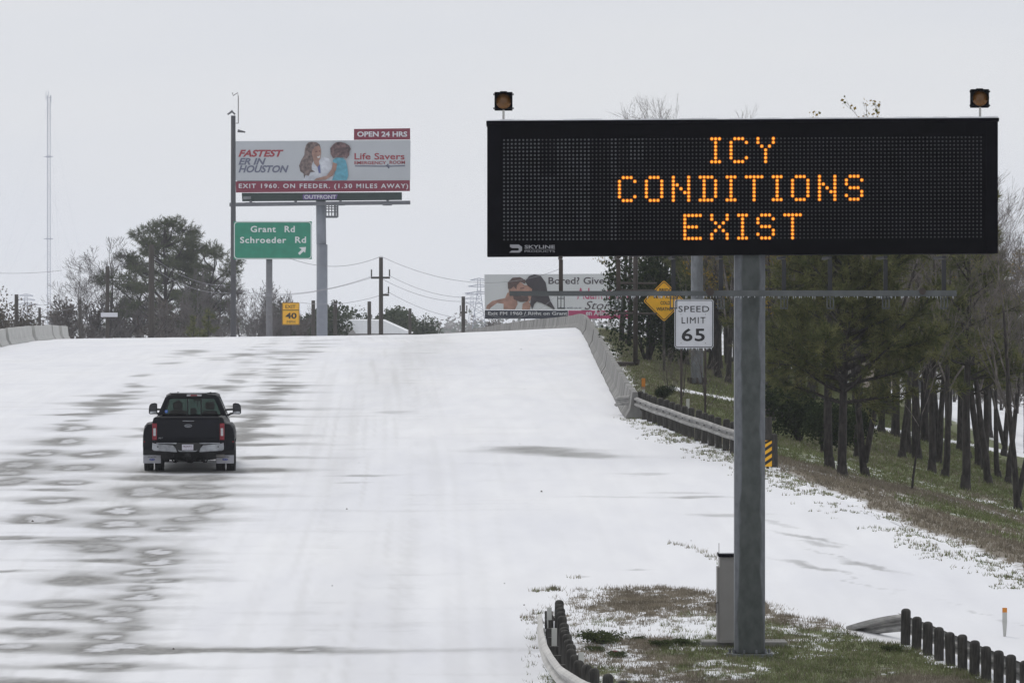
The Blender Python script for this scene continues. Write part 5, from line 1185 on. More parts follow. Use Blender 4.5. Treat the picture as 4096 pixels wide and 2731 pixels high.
proto('shrub', 'bush', 11, 2.6, 2.0, 5200, evergreen, s=0.055); proto('cedar', 'bush', 12, 3.2, 4.6, 9500, evergreen, s=0.06); proto('twiggy', 'bare', 13, 2.6, 0.03, spread=0.75, lv=3, nb=(9, 5, 4), trunkfrac=0.02)
proto('weed', 'bush', 14, 0.9, 0.32, 1500, [leafmat('weed_green', (0.05, 0.065, 0.035), (0.09, 0.11, 0.05)), leafmat('weed_light', (0.08, 0.10, 0.045), (0.13, 0.15, 0.07))], s=0.022)

proto('farthick', 'bare', 28, 5, 0.10, spread=0.95, lv=3, nb=(12, 8, 6), trunkfrac=0.03, up=0.3, rmin=0.020, leaf=900, ls=1.3)
for nm_, me_ in PROTO['farthick']:
    if nm_ == 'leaves': me_.materials.clear(); me_.materials.append(leafmat('far_brown', (0.075, 0.06, 0.05), (0.14, 0.12, 0.10))); me_.materials.append(leafmat('far_tan', (0.11, 0.10, 0.075), (0.17, 0.15, 0.11)))
WG = 'trees of the wood on the right slope'
def at(key, px, py, name, label, cat='tree', scale=1, rot=None, group=WG, d=None, cap=128):
    p = hit(px, py) if d is None else ((px-512)/FPX*d, d, float(terrain((px-512)/FPX*d, d)))
    return plant(key, name, label, cat, p, rng.uniform(0, 6.28) if rot is None else rot, scale, group, cap)
proto('pinefront', 'pine', 31, 10.8, 0.16, 0.235, 0.40, tl=0.27, tn=14, tw=0.013, ktuft=3.2, dens=1.7)
at('pinefront', 842, 475, 'pine_tree', 'bushy pine standing foremost in the wood, its long limbs just right of the big post')
at('bareC', 865, 476, 'forked_tree', 'forked dark trunk close behind the right of the foremost pine')
at('thin', 911, 490, 'sapling', 'pencil-thin sapling standing alone in front of the wood', scale=.9)
at('pineB', 917, 459, 'pine_tree', 'straight pine trunk behind the pencil-thin sapling')
at('pineC', 932, 472, 'pine_tree', 'medium pine just right of the pencil-thin sapling', scale=1.1)
at('bareB', 945, 477, 'bare_tree', 'slim bare tree between two pines right of the sapling', scale=.95)
at('pineC', 965.5, 490, 'pine_tree', 'slender near pine at the lower right, its trunk crossing the green bank', scale=1.25)
at('bareA', 979, 466, 'bare_tree', 'stout bare tree with its foot in the snow at the right', scale=.9)
at('bareB', 998, 477, 'bare_tree', 'bare tree second from the right edge', cap=205)
at('bareC', 1018, 509, 'bare_tree', 'dark bare tree nearest the camera at the right edge, twigs fanning over the sky', scale=.82, cap=176)
at('bareA', 1008, 483, 'bare_tree', 'dark flared trunk just behind the rightmost tree', scale=.7)
at('gumA', 908, 453, 'sweetgum_tree', 'broad dark trunk with ochre leaves overhead, left of the straight pine', scale=.95)
at('pineD', 895.5, 436, 'pine_tree', 'pine standing deeper in the wood right of the forked tree', scale=.9)
at('gumB', 881, 432, 'sweetgum_tree', 'ochre-leaved tree behind the forked trunk', scale=1.0)
at('pineD', 770, 418, 'pine_tree', 'tall pine touching the right side of the big sign post', scale=.95)
at('gumA', 784, 424, 'sweetgum_tree', 'thick leaning trunk second right of the sign post, ochre leaves above', scale=.95)
at('gumB', 796.5, 405, 'sweetgum_tree', 'smaller ochre-leaved tree behind the thick leaning trunk', scale=1.05)
at('pineB', 829.5, 468, 'pine_tree', 'dark pine hugging the left side of the foremost pine', scale=.85)
at('pineA', 857, 416, 'pine_tree', 'pine half hidden behind the foremost pine', scale=1.05)
at('bareA', 871, 422, 'bare_tree', 'bare tree seen between the forked tree and the ochre-leaved tree', scale=.9)
at('pineD', 960.5, 451, 'pine_tree', 'pine standing beyond the slender near pine', scale=.85)
at('bareB', 812, 400, 'bare_tree', 'bare tree behind the dark evergreen shrub', scale=1.1)
at('gumB', 728, 383, 'sweetgum_tree', 'thick dark trunk left of the sign post under the light bar', scale=1.05)
at('pineB', 718, 378, 'pine_tree', 'pine just right of the speed sign', scale=1.0)
at('bareA', 710, 370, 'bare_tree', 'bare tree behind the right edge of the speed sign', scale=1.15)
at('bareA', 648, 0, 'bare_tree', 'bare tree whose fine twigs rise above the left part of the black sign', d=262, scale=2, cap=93)
at('bareB', 668, 0, 'bare_tree', 'bare tree behind the yellow diamond sign', d=275, scale=2, cap=95)
at('gumA', 622, 0, 'sweetgum_tree', 'ochre-leaved tree reaching over the kissing couple billboard', d=292, scale=.80)
at('bareC', 686, 0, 'bare_tree', 'bare tree between the diamond sign and the grey mast', d=268, scale=2, cap=92)
at('pineD', 700, 0, 'pine_tree', 'pine directly behind the grey mast', d=300, scale=1.0)
proto('gumslim', 'bare', 41, 12, 0.16, spread=0.42, lv=4, leaf=1500, nb=(7, 4, 4, 3), trunkfrac=0.3, ls=1.2)
at('bareB', 628, 0, 'bare_tree', 'bare tree at the left side of the wood, its twigs just clearing the black sign', d=285, scale=2, cap=97)
at('gumslim', 858, 0, 'sweetgum_tree', 'tall ochre-leaved tree whose top sprig shows above the black sign', d=185, scale=2, cap=95)
at('pineA', 800, 0, 'pine_tree', 'pine crown filling the wood above the evergreen shrub', d=215, scale=1.0)
at('pineC', 985, 0, 'pine_tree', 'narrow dark pine below the right end of the black sign', d=205, scale=1.15)
at('pineA', 925, 0, 'pine_tree', 'wide pine crown under the right half of the black sign', d=225, scale=1.1)
at('bareC', 1004, 0, 'bare_tree', 'pale bare tree right of the black sign, standing behind the edge tree', d=230, scale=.95, cap=190)
for px_, d_, k_, lab in ((772, 205, 'bareB', 'grey-twigged bare tree between the big post and the thick leaning trunk'), (902, 196, 'bareA', 'bare tree whose grey twigs overlap the pine crowns left of the sapling'), (938, 200, 'bareC', 'forked bare tree between the sapling and the slender near pine'), (968, 215, 'bareB', 'bare tree behind the slender near pine'), (988, 190, 'bareA', 'bare tree just left of the right end of the light bar, deep in twigs'), (738, 232, 'bareB', 'bare tree just left of the big post, behind the light bar')):
    at(k_, px_, 0, 'bare_tree', lab, d=d_, scale=1.05, cap=150)
keys = ['pineD', 'pineA', 'pineB', 'gumB', 'bareB', 'pineA', 'gumA', 'pineB']
for i in range(44):
    d_ = rng.uniform(235, 430); px = rng.uniform(705, 1050) if i > 5 else rng.uniform(655, 760); x = (px-512)/FPX*d_
    if x > 22.2 or x < float(xr(d_))+3: x = rng.uniform(max(8, float(xr(d_))+4), 21.5)
    k_ = keys[i % 8]
    plant(k_, 'pine_tree' if 'pine' in k_ else ('sweetgum_tree' if 'gum' in k_ else 'bare_tree'), 'slender trunk crowded among others deep in the roadside wood', 'tree', (x, d_, float(terrain(x, d_))), rng.uniform(0, 6.28), rng.uniform(.85, 1.15), 'crowded trees deep in the wood', rng.uniform(126, 200) if x/d_*FPX+512 < 975 else 215+rng.uniform(0, 50))
for i in range(26):
    d_ = rng.uniform(240, 640); x = rng.uniform(33.5, 48); k_ = keys[i % 8]
    plant(k_, 'pine_tree' if 'pine' in k_ else ('sweetgum_tree' if 'gum' in k_ else 'bare_tree'), 'dim tree across the snowy side road behind the wood', 'tree', (x, d_, -0.9), rng.uniform(0, 6.28), rng.uniform(.9, 1.3), 'trees across the side road', rng.uniform(140, 240) if x/d_*FPX+512 < 975 else 240)
for i in range(30):
    d_ = 190+i*15+rng.uniform(-5, 5); x = rng.uniform(33.2, 36.5)
    plant('farthick', 'brown_thicket', 'brown leafless brush lining the far side of the snowy side road', 'thicket', (x, d_, -1.0), rng.uniform(0, 6.28), rng.uniform(.8, 1.2), 'brush across the side road')
SG = 'shrubs at the foot of the wood'
at('shrub', 800, 441, 'evergreen_shrub', 'dark evergreen shrub sprawling left of the foremost pine', 'shrub', 1.0, group=SG)
at('shrub', 822, 452, 'evergreen_shrub', 'dark evergreen shrub pressed against the foot of the two foremost pines', 'shrub', .85, group=SG)
at('shrub', 858, 446, 'evergreen_shrub', 'leafy green shrub wrapping the forked trunk', 'shrub', .7, group=SG)
at('cedar', 647, 0, 'evergreen_tree', 'dense black-green evergreen beside the pipe pole, below the diamond sign', 'tree', 1.25, group=SG, d=258, cap=None)
at('cedar', 671, 0, 'evergreen_tree', 'dense evergreen behind the post of the diamond sign', 'tree', .95, group=SG, d=266, cap=None)
at('twiggy', 683, 396, 'bare_shrub', 'twiggy leafless shrub at the foot of the grey mast', 'shrub', .85, group=SG)
at('twiggy', 706, 407, 'bare_shrub', 'twiggy leafless shrub between the speed sign posts and the big post', 'shrub', .95, group=SG)
at('twiggy', 668, 392, 'bare_shrub', 'small twiggy shrub left of the speed sign posts', 'shrub', .7, group=SG)
at('shrub', 664, 400, 'young_evergreen', 'small green bush behind the guardrail, left of the first speed sign post', 'shrub', .28, group=SG)
WD = 'low green weeds in the island snow'
for a_, b_, s_, lab in ((1380, 1480, 1.0, 'largest rounded green weed clump in the snow'), (1370, 1497, .5, 'small weed clump just below the largest one'), (1462, 1472, .42, 'upright little weed right of the largest clump'), (1520, 1487, .6, 'flat weed clump left of the pair near the middle'), (1575, 1485, .65, 'flat weed clump nearest the cabinet'), (1300, 1520, .45, 'weed clump beside the bottom centre guardrail posts'), (1420, 1510, .5, 'weed clump in the thin green band'), (2050, 1497, .55, 'weed clump near the turned down rail end')):
    x_, y_, z_ = hit(a_*D, b_*D); plant('weed', 'weed_clump', lab, 'weed', (x_, y_, float(z_isl(x_, y_))-0.02), rng.uniform(0, 6), s_, WD)
mb = MB(); mb.loft([[(0.10*math.cos(a)*k_, 0.05*math.sin(a)*k_, z) for a in np.linspace(0, 6.283, 11)[:-1]] for k_, z in ((0.8, 0), (1, 0.03), (0.5, 0.06))])
x_, y_, z_ = hit(1412*D, 1502*D); tag(obj('litter_scrap', mb, mat('pink_plastic', (0.36, 0.03, 0.10), 0.5, 0.2, 9), loc=(x_, y_, float(z_isl(x_, y_))), rot=(0.1, 0.1, 0.3)), 'small crumpled pink scrap of litter in the island grass', 'litter')

# far trees beyond the crest, left
LG = 'trees beyond the crest at left'
proto('bigpine', 'lobepine', 21, 18.0, 0.36, 6.2, 36, 1.55)
proto('bigpine2', 'lobepine', 22, 15.8, 0.30, 4.8, 22, 1.35)
proto('farbare', 'bare', 23, 15, 0.34, spread=1.15, lv=4, nb=(8, 5, 5, 3), trunkfrac=0.22, up=0.35, rmin=0.017)
proto('farbare2', 'bare', 24, 10, 0.22, spread=1.1, lv=4, nb=(9, 6, 5, 3), trunkfrac=0.12, up=0.3, rmin=0.016)
proto('farround', 'bush', 25, 9, 7, 11000, [leafmat('far_green', (0.03, 0.045, 0.022), (0.07, 0.085, 0.045)), leafmat('far_green_light', (0.05, 0.07, 0.035), (0.09, 0.105, 0.06))], s=0.15)
proto('farbrown', 'bush', 26, 4.5, 5.5, 9000, [leafmat('far_brown', (0.075, 0.06, 0.05), (0.14, 0.12, 0.10)), leafmat('far_tan', (0.11, 0.10, 0.075), (0.17, 0.15, 0.11))], s=0.07, hollow=0.1)
proto('conifer', 'pine', 27, 7, 0.2, 0.06, 0.30, tl=0.4, tn=12, tw=0.03)
def far(key, px, top, d, Hn, name, label, cat='tree', base=-1.3, rot=None, g=LG):
    x = (px-512)/FPX*d; zt = HC-(top-HY)/FPX*d; return plant(key, name, label, cat, (x, d, base), rng.uniform(0, 6.28) if rot is None else rot, (zt-base)/Hn, g)
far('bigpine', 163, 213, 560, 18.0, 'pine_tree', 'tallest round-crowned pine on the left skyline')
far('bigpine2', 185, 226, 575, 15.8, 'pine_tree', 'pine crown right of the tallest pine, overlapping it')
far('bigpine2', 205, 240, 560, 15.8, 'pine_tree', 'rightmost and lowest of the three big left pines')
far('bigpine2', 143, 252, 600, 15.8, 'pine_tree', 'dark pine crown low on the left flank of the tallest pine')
far('farbare', 104, 230, 560, 17.5, 'bare_tree', 'wide bare tree left of the big pines')
far('farbare', 88, 255, 580, 17.5, 'bare_tree', 'bare tree at the outer left of the left clump')
far('farbare', 188, 262, 540, 17.5, 'bare_tree', 'bare tree in front of the pine trunks')
far('farbare', 215, 258, 560, 17.5, 'bare_tree', 'bare tree between the big pines and the camera mast')
for px, t, w_ in ((70, 300, 'brown thicket at the outer left end of the left tree clump'), (90, 304, 'low brown thicket under the left bare tree, beside the thin pole'), (112, 300, 'brown thicket behind the pole with the small board'), (134, 303, 'brown thicket left of the pole with hanging cable loops'), (156, 300, 'brown thicket directly behind the pole with hanging cable loops'), (178, 303, 'brown thicket under the middle of the pine crowns'), (198, 302, 'brown thicket under the right edge of the pine crowns')):
    far('farthick', px, t, 545+rng.uniform(-10, 25), 5.2, 'brown_thicket', w_, 'thicket', g='thickets under the left trees')
far('conifer', 207, 309, 470, 7, 'young_conifer', 'small dark conifer at the right foot of the left clump')
far('conifer', 194, 315, 475, 7, 'young_conifer', 'smallest dark conifer left of its taller neighbour')
far('farbare2', 243, 284, 520, 11.5, 'bare_tree', 'grey bare tree just right of the camera mast')
far('farbare2', 262, 276, 540, 11.5, 'bare_tree', 'grey bare tree left of the exit sign post')
far('farbare2', 281, 284, 540, 11.5, 'bare_tree', 'grey bare tree behind the amber exit 40 sign')
far('farbare2', 253, 300, 520, 11.5, 'bare_tree', 'low bare tree between mast and exit sign post')
far('farthick', 297, 315, 560, 5.2, 'brown_thicket', 'low brown bush right of the exit 40 sign', 'thicket')
far('farround', 304, 295, 620, 7.2, 'round_green_tree', 'round green tree top between the exit 40 sign and the column')
far('farround', 367, 301, 700, 7.2, 'round_green_tree', 'round green tree behind the cross armed pole, left one of the pair', rot=1)
far('farround', 377, 303, 710, 7.2, 'round_green_tree', 'small green tree top directly behind the cross armed pole', rot=2)
far('farround', 396, 304, 720, 7.2, 'round_green_tree', 'round green tree right of the cross armed pole', rot=3)
far('farround', 406, 311, 715, 7.2, 'round_green_tree', 'lower green tree leaning against the pair right of the pole', rot=4)
far('farround', 417, 325, 730, 7.2, 'round_green_tree', 'lowest green bush at the right end of the skyline clump', rot=5)
far('farbrown', 0, 288, 560, 5.6, 'tan_tree', 'hazy tan tree cut off by the left edge'); far('farbrown', 8, 306, 560, 5.6, 'tan_tree', 'lower tan tree beside the left edge')
far('farthick', 60, 308, 700, 5.2, 'brown_thicket', 'pale thicket between the short poles at left', 'thicket')
far('farthick', 490, 319, 800, 5.2, 'brown_thicket', 'faint thicket below the hazy pylon', 'thicket')
# distant wood as one mass
rr = random.Random(5); mb = MB()
for i in range(9000):
    d_ = rr.uniform(2600, 3600); px = rr.uniform(-60, 1100); x = (px-512)/FPX*d_; hmax = 5+5*float(vnoise(px*0.03, 0.5, 3)); z = -1.3+abs(rr.gauss(0, 1))*hmax*0.5; z = min(z, hmax*1.1)
    leafquad(mb, Vector((x, d_, z)), rr, rr.uniform(0.8, 1.6), 0 if rr.random() < .5 else 1)
o = obj('distant_wood', mb.mesh('distant_wood', [MATS['far_brown'], MATS['far_green']], fix=False)); o['kind'] = 'stuff'; o['label'] = 'hazy low line of far woods along the horizon'; o['category'] = 'wood'
# low buildings glimpsed through the wood across the side road
for x_, y_, w_, h_, lab, m_ in ((36.0, 520, 9, 3.2, 'low beige building glimpsed through the trunks', mat('beige_wall', (0.33, 0.28, 0.23), 0.8, 0.1, 1)), (33.8, 455, 5, 2.6, 'small white and red building between the trunks', mat('white_wall', (0.55, 0.54, 0.53), 0.8, 0.1, 1))):
    b = thing('building', lab, 'building', (x_, y_, -0.9)); mb = MB(); mb.box(-w_/2, w_/2, 0, 7, -0.3, h_); obj('wall', mb, m_, b)
    mb = MB(); mb.prism([(-w_/2-0.3, h_+0.01), (w_/2+0.3, h_+0.01), (0, h_+1.3)], -0.3, 7.3, 'y'); obj('roof', mb, snowm, b)
    for q in (-0.3, 0.2): mb = MB(); mb.box(w_*q, w_*q+1.0, -0.04, -0.005, 0.9, 2.0); obj('window', mb, mat('window_dark', (0.03, 0.03, 0.035), 0.2, 0, 1), b)

# ------------------------------------------------------------------ pickup truck
TX, TY, _ = ray(188.3, 471.5, 151.0); TZ = float(zroad(TX, TY))
trk = thing('pickup_truck', 'black pickup truck with twin rear wheels driving away up the snowy lane', 'truck', (TX, TY, TZ-0.01), R(1.0))
def glass(name, col, trans):
    m = bpy.data.materials.new(name); m.use_nodes = True; t = m.node_tree; t.nodes.clear(); o = t.nodes.new('ShaderNodeOutputMaterial')
    a = t.nodes.new('ShaderNodeBsdfTransparent'); a.inputs[0].default_value = (*col, 1); g = t.nodes.new('ShaderNodeBsdfGlossy'); g.inputs['Roughness'].default_value = 0.04; g.inputs[0].default_value = (0.9, 0.9, 0.9, 1)
    x = t.nodes.new('ShaderNodeMixShader'); f = t.nodes.new('ShaderNodeFresnel'); f.inputs[0].default_value = 1.4; t.links.new(f.outputs[0], x.inputs[0]); t.links.new(a.outputs[0], x.inputs[1]); t.links.new(g.outputs[0], x.inputs[2]); t.links.new(x.outputs[0], o.inputs[0]); MATS[name] = m; return m
paint = mat('black_paint', (0.003, 0.0035, 0.007), 0.5, 0.3, 2, coat=0.06, spec=0.18); chrome = mat('chrome', (0.29, 0.30, 0.32), 0.28, 0.35, 5, metal=1.0, spec=0.5); rubber = mat('tyre_rubber', (0.018, 0.018, 0.019), 0.85, 0.2, 12); under = mat('underbody', (0.012, 0.012, 0.013), 0.8, 0.4, 6)
redl = mat('tail_red', (0.20, 0.010, 0.020), 0.25, 0.15, 8); clear = mat('tail_clear', (0.45, 0.45, 0.47), 0.25, 0.1, 9); plasticb = mat('black_plastic', (0.012, 0.012, 0.013), 0.6, 0.2, 6); flapm = mat('mud_flap_grey', (0.33, 0.33, 0.36), 0.6, 0.15, 3); cloth = mat('seat_cloth', (0.012, 0.012, 0.013), 0.9, 0.2, 6)
# body: local x right, y forward, tailgate at y=0
def sec(y, hw, z0, z1, r=0.06, tumble=0.0):
    return [(-hw+r*.4, y, z0), (hw-r*.4, y, z0), (hw, y, z0+r), (hw, y, z1-r*1.6), (hw-r*0.35-tumble, y, z1-r*0.4), (hw-r-tumble, y, z1), (-hw+r+tumble, y, z1), (-hw+r*0.35+tumble, y, z1-r*0.4), (-hw, y, z1-r*1.6), (-hw, y, z0+r)]
# bed: two side walls, floor, front wall (open top)
mb = MB()
for s in (-1, 1):
    x0, x1 = (0.80, 0.955)
    out = [(s*x0, 0.62), (s*(x1-0.03), 0.60), (s*x1, 0.70), (s*(x1+0.005), 1.05), (s*x1, 1.34), (s*(x1-0.03), 1.45), (s*(x1-0.07), 1.475), (s*x0, 1.475)]
    mb.prism(out, 0.02, 2.52, 'y')
mb.box(-0.80, 0.80, 0.06, 2.50, 0.82, 0.90); mb.box(-0.80, 0.80, 2.42, 2.52, 0.90, 1.46)
body = obj('bed', mb, paint, trk, bevel=0.012)
mb = MB(); mb.box(-0.825, -0.795, 0.03, 2.5, 1.477, 1.487); mb.box(0.795, 0.825, 0.03, 2.5, 1.477, 1.487); obj('bed_rail_cap', mb, plasticb, trk)
# lower cab and hood
mb = MB(); mb.loft([sec(2.56, 0.955, 0.55, 1.44, 0.08), sec(3.6, 0.965, 0.52, 1.43, 0.08), sec(4.75, 0.965, 0.52, 1.38, 0.08), sec(5.3, 0.95, 0.55, 1.36, 0.12), sec(6.1, 0.92, 0.6, 1.28, 0.16), sec(6.32, 0.86, 0.68, 1.15, 0.2)])
obj('body', mb, paint, trk, smooth=False, bevel=0.02)
# greenhouse: roof, pillars
mb = MB()
def roofsec(y, hw, z): return [(-hw, y, z-0.09), (hw, y, z-0.09), (hw-0.01, y, z-0.04), (hw-0.09, y, z), (0, y, z+0.018), (-hw+0.09, y, z), (-hw+0.01, y, z-0.04)]
mb.loft([roofsec(2.66, 0.70, 2.03), roofsec(2.9, 0.72, 2.065), roofsec(3.8, 0.72, 2.075), roofsec(4.3, 0.68, 2.04)]); roof = obj('roof', mb, paint, trk, bevel=0.008)
mb = MB()
for s in (-1, 1):
    for (yb, yt, wb, wt_) in ((2.60, 2.68, 0.17, 0.16), (3.65, 3.62, 0.12, 0.10)):
        mb.loft([[(s*0.955, yb, 1.43), (s*(0.955-(0.16 if yb < 3 else 0.05)), yb, 1.43), (s*(0.955-(0.16 if yb < 3 else .05)), yb+wb, 1.43), (s*0.955, yb+wb, 1.43)], [(s*0.725, yt, 1.97), (s*(0.725-(0.13 if yb < 3 else 0.05)), yt, 1.97), (s*(0.725-(0.13 if yb < 3 else .05)), yt+wt_, 1.97), (s*0.725, yt+wt_, 1.97)]])
    mb.loft([[(s*0.95, 4.95, 1.37), (s*0.87, 4.95, 1.37), (s*0.87, 5.08, 1.37), (s*0.95, 5.08, 1.37)], [(s*0.71, 4.22, 1.97), (s*0.63, 4.22, 1.97), (s*0.63, 4.32, 1.97), (s*0.71, 4.32, 1.97)]])
obj('pillar', mb, paint, trk)
# rear wall frame round the glass
mb = MB(); out = [(-0.94, 1.43), (0.94, 1.43), (0.70, 1.975), (-0.70, 1.975)]; inn = [(-0.80, 1.475), (0.80, 1.475), (0.60, 1.925), (-0.60, 1.925)]
obj('rear_wall', ring_y(out, inn, 2.585, 2.63), paint, trk, bevel=0.008)
mb = MB(); mb.prism([(-0.81, 1.47), (0.81, 1.47), (0.61, 1.93), (-0.61, 1.93)], 2.60, 2.606, 'y'); rg = obj('rear_window', mb, glass('rear_glass', (0.27, 0.31, 0.30), 1), trk)
mb = MB()
for q in (-0.125, 0.245): mb.box(q-0.018, q+0.018, 2.57, 2.598, 1.47, 1.925)
obj('window_divider', mb, plasticb, rg)
mb = MB(); mb.prism([(-0.90, 1.39), (0.90, 1.39), (0.66, 1.96), (-0.66, 1.96)], 4.55, 4.556, 'y'); ws = obj('windshield', mb, glass('front_glass', (0.62, 0.78, 0.72), 1), trk)
mb = MB()
for s in (-1, 1):
    mb.add([(s*0.95, 2.78, 1.43), (s*0.95, 4.9, 1.39), (s*0.715, 4.25, 1.96), (s*0.715, 2.8, 1.96), (s*0.945, 2.78, 1.43), (s*0.945, 4.9, 1.39), (s*0.71, 4.25, 1.96), (s*0.71, 2.8, 1.96)], [(0, 1, 2, 3), (7, 6, 5, 4), (0, 4, 5, 1), (1, 5, 6, 2), (2, 6, 7, 3), (3, 7, 4, 0)])
obj('side_window', mb, glass('side_glass', (0.25, 0.27, 0.27), 1), trk)
# third brake light, roof lamps
mb = MB(); mb.prism([(-0.15, 1.99), (0.25, 1.99), (0.26, 2.045), (-0.14, 2.045)], 2.60, 2.655, 'y'); bl = obj('cargo_lamp', mb, clear, trk, bevel=0.008)
mb = MB(); mb.prism([(-0.045, 1.997), (0.145, 1.997), (0.125, 2.038), (-0.035, 2.038)], 2.59, 2.599, 'y'); obj('brake_lamp', mb, redl, bl)
for q in (-0.39, 0.485):
    mb = MB(); mb.loft([[(q-0.035, 2.8, 2.05), (q+0.035, 2.8, 2.05), (q+0.035, 2.95, 2.05), (q-0.035, 2.95, 2.05)], [(q-0.02, 2.84, 2.105), (q+0.02, 2.84, 2.105), (q+0.02, 2.93, 2.105), (q-0.02, 2.93, 2.105)]]); obj('clearance_lamp', mb, plasticb, trk)
mb = MB(); mb.box(-0.62, 0.62, 2.9, 4.0, 2.088, 2.10); mb.box(-0.58, 0.40, 2.72, 2.9, 2.07, 2.08); obj('roof_snow', mb, snowm, trk)
# tailgate
mb = MB(); mb.loft([[(-0.825, -0.02, 0.80), (0.825, -0.02, 0.80), (0.825, 0.05, 0.80), (-0.825, 0.05, 0.80)], [(-0.825, -0.045, 0.95), (0.825, -0.045, 0.95), (0.825, 0.05, 0.95), (-0.825, 0.05, 0.95)], [(-0.825, -0.045, 1.30), (0.825, -0.045, 1.30), (0.825, 0.05, 1.30), (-0.825, 0.05, 1.30)], [(-0.825, -0.02, 1.40), (0.825, -0.02, 1.40), (0.825, 0.05, 1.40), (-0.825, 0.05, 1.40)], [(-0.82, -0.035, 1.47), (0.82, -0.035, 1.47), (0.82, 0.05, 1.475), (-0.82, 0.05, 1.475)]])
tg = obj('tailgate', mb, paint, trk, bevel=0.012)
mb = MB(); mb.box(-0.15, 0.15, -0.052, -0.03, 1.365, 1.382); obj('handle', mb, chrome, tg)
mb = MB(); mb.box(-0.80, 0.80, -0.05, -0.046, 1.18, 1.19); mb.box(-0.80, 0.80, -0.05, -0.046, 0.99, 1.0); obj('crease', mb, paint, tg)
mb = MB(); mb.prism(ell(0, 1.245, 0.10, 0.043), -0.056, -0.046, 'y'); em = obj('oval_emblem', mb, chrome, tg)
mb = MB(); mb.prism(ell(0, 1.245, 0.086, 0.032), -0.060, -0.0565, 'y'); obj('oval_field', mb, mat('emblem_dark', (0.04, 0.045, 0.06), 0.4, 0, 1), tg)
text_mesh('Ford', -0.055, 0.055, 1.228, 1.264, -0.0605, chrome, 0.0, 0.3, 0.003, parent=tg)
text_mesh('XLT', -0.80, -0.67, 0.905, 0.94, -0.046, chrome, 0.02, 0.3, 0.006, parent=tg)
# tail lamps
for s in (-1, 1):
    mb = MB(); mb.box(min(s*0.832, s*0.958), max(s*0.832, s*0.958), -0.03, 0.04, 0.87, 1.31); tl_ = obj('tail_lamp', mb, redl, trk, bevel=0.01)
    mb = MB(); mb.box(min(s*0.862, s*0.925), max(s*0.862, s*0.925), -0.036, -0.0315, 0.98, 1.18); obj('reverse_lens', mb, clear, tl_)
# flared fenders
for s in (-1, 1):
    mb = MB(); secs = []
    for y_, k_ in ((0.30, 0.55), (0.38, 0.86), (0.55, 1.0), (0.9, 1.03), (1.5, 1.03), (1.9, 0.98), (2.12, 0.85), (2.22, 0.5)):
        w = 0.95+0.27*k_; zt_ = 1.33-0.04*(1-k_)*4
        secs.append([(s*0.93, y_, zt_+0.01), (s*(0.95+0.17*k_), y_, zt_-0.02), (s*(0.95+0.235*k_), y_, zt_-0.10), (s*w, y_, zt_-0.28), (s*w, y_, zt_-0.45-0.2*(1 if k_ < .9 else 0)), (s*(w-0.04), y_, zt_-0.45-0.2*(1 if k_ < .9 else 0)), (s*(w-0.05), y_, zt_-0.28), (s*(0.95+0.17*k_), y_, zt_-0.14), (s*0.93, y_, zt_-0.10)])
    mb.loft(secs); fd = obj('fender', mb, paint, trk, bevel=0.008)
    # rear skirt closing the arch behind the wheels
    mb = MB(); mb.prism([(s*0.95, 1.30), (s*1.10, 1.27), (s*1.18, 1.16), (s*1.215, 0.98), (s*1.22, 0.70), (s*1.21, 0.60), (s*0.95, 0.60)], 0.28, 0.40, 'y'); obj('skirt', mb, paint, fd, bevel=0.01)
    mb = MB(); mb.box(min(s*1.16, s*1.20), max(s*1.16, s*1.20), 0.262, 0.2795, 0.80, 0.835); obj('side_marker', mb, redl, fd)
# inner arches / frame
mb = MB(); mb.box(-0.78, 0.78, 0.1, 6.0, 0.50, 0.62); mb.box(-0.46, 0.46, 0.6, 0.7, 0.40, 0.505); mb.box(-0.5, -0.40, 0.1, 6.1, 0.42, 0.5); mb.box(0.40, 0.5, 0.1, 6.1, 0.42, 0.5); mb.box(-1.18, -0.7, 0.5, 0.56, 0.5, 1.1); mb.box(0.7, 1.18, 0.5, 0.56, 0.5, 1.1); obj('frame', mb, under, trk)
# bumper
for s in (-1, 1):
    mb = MB(); pr = [(s*0.33, 0.66), (s*0.40, 0.735), (s*0.86, 0.775), (s*0.945, 0.80), (s*0.95, 0.62), (s*0.90, 0.585), (s*0.45, 0.555), (s*0.29, 0.545)]
    mb.prism(pr, -0.22, -0.10, 'y'); bm_ = obj('bumper', mb, chrome, trk, bevel=0.018)
    mb = MB(); mb.prism([(s*0.31, 0.765), (s*0.84, 0.775), (s*0.84, 0.80), (s*0.30, 0.80)], -0.20, -0.06, 'y'); obj('step_edge', mb, chrome, bm_, bevel=0.006)
    mb = MB(); mb.tube([(s*0.80, -0.226, 0.695), (s*0.80, -0.219, 0.695)], 0.02, 12); obj('sensor', mb, plasticb, bm_)
mb = MB(); mb.box(-0.86, 0.86, -0.17, 0.02, 0.60, 0.79); mb.box(-0.33, 0.33, -0.19, -0.1, 0.56, 0.80); obj('bumper_core', mb, plasticb, trk)
mb = MB(); mb.prism([(-0.25, 0.61), (-0.22, 0.588), (0.20, 0.588), (0.24, 0.61), (0.24, 0.59), (0.20, 0.565), (-0.22, 0.565), (-0.26, 0.59)], -0.23, -0.195, 'y'); obj('step_lip', mb, chrome, trk)
mb = MB(); mb.box(-0.16, 0.14, -0.205, -0.196, 0.605, 0.755); lp_ = obj('license_plate', mb, mat('paper_plate', (0.55, 0.54, 0.60), 0.7, 0.05, 9), trk)
pin = mat('plate_ink', (0.12, 0.06, 0.10), 0.7, 0, 1)
text_mesh('96347F7', -0.125, 0.105, 0.675, 0.730, -0.2055, pin, 0.01, 0, 0.002, parent=lp_); text_mesh('MAR 10, 2021', -0.10, 0.12, 0.632, 0.652, -0.2055, pin, 0.0, 0, 0.002, parent=lp_)
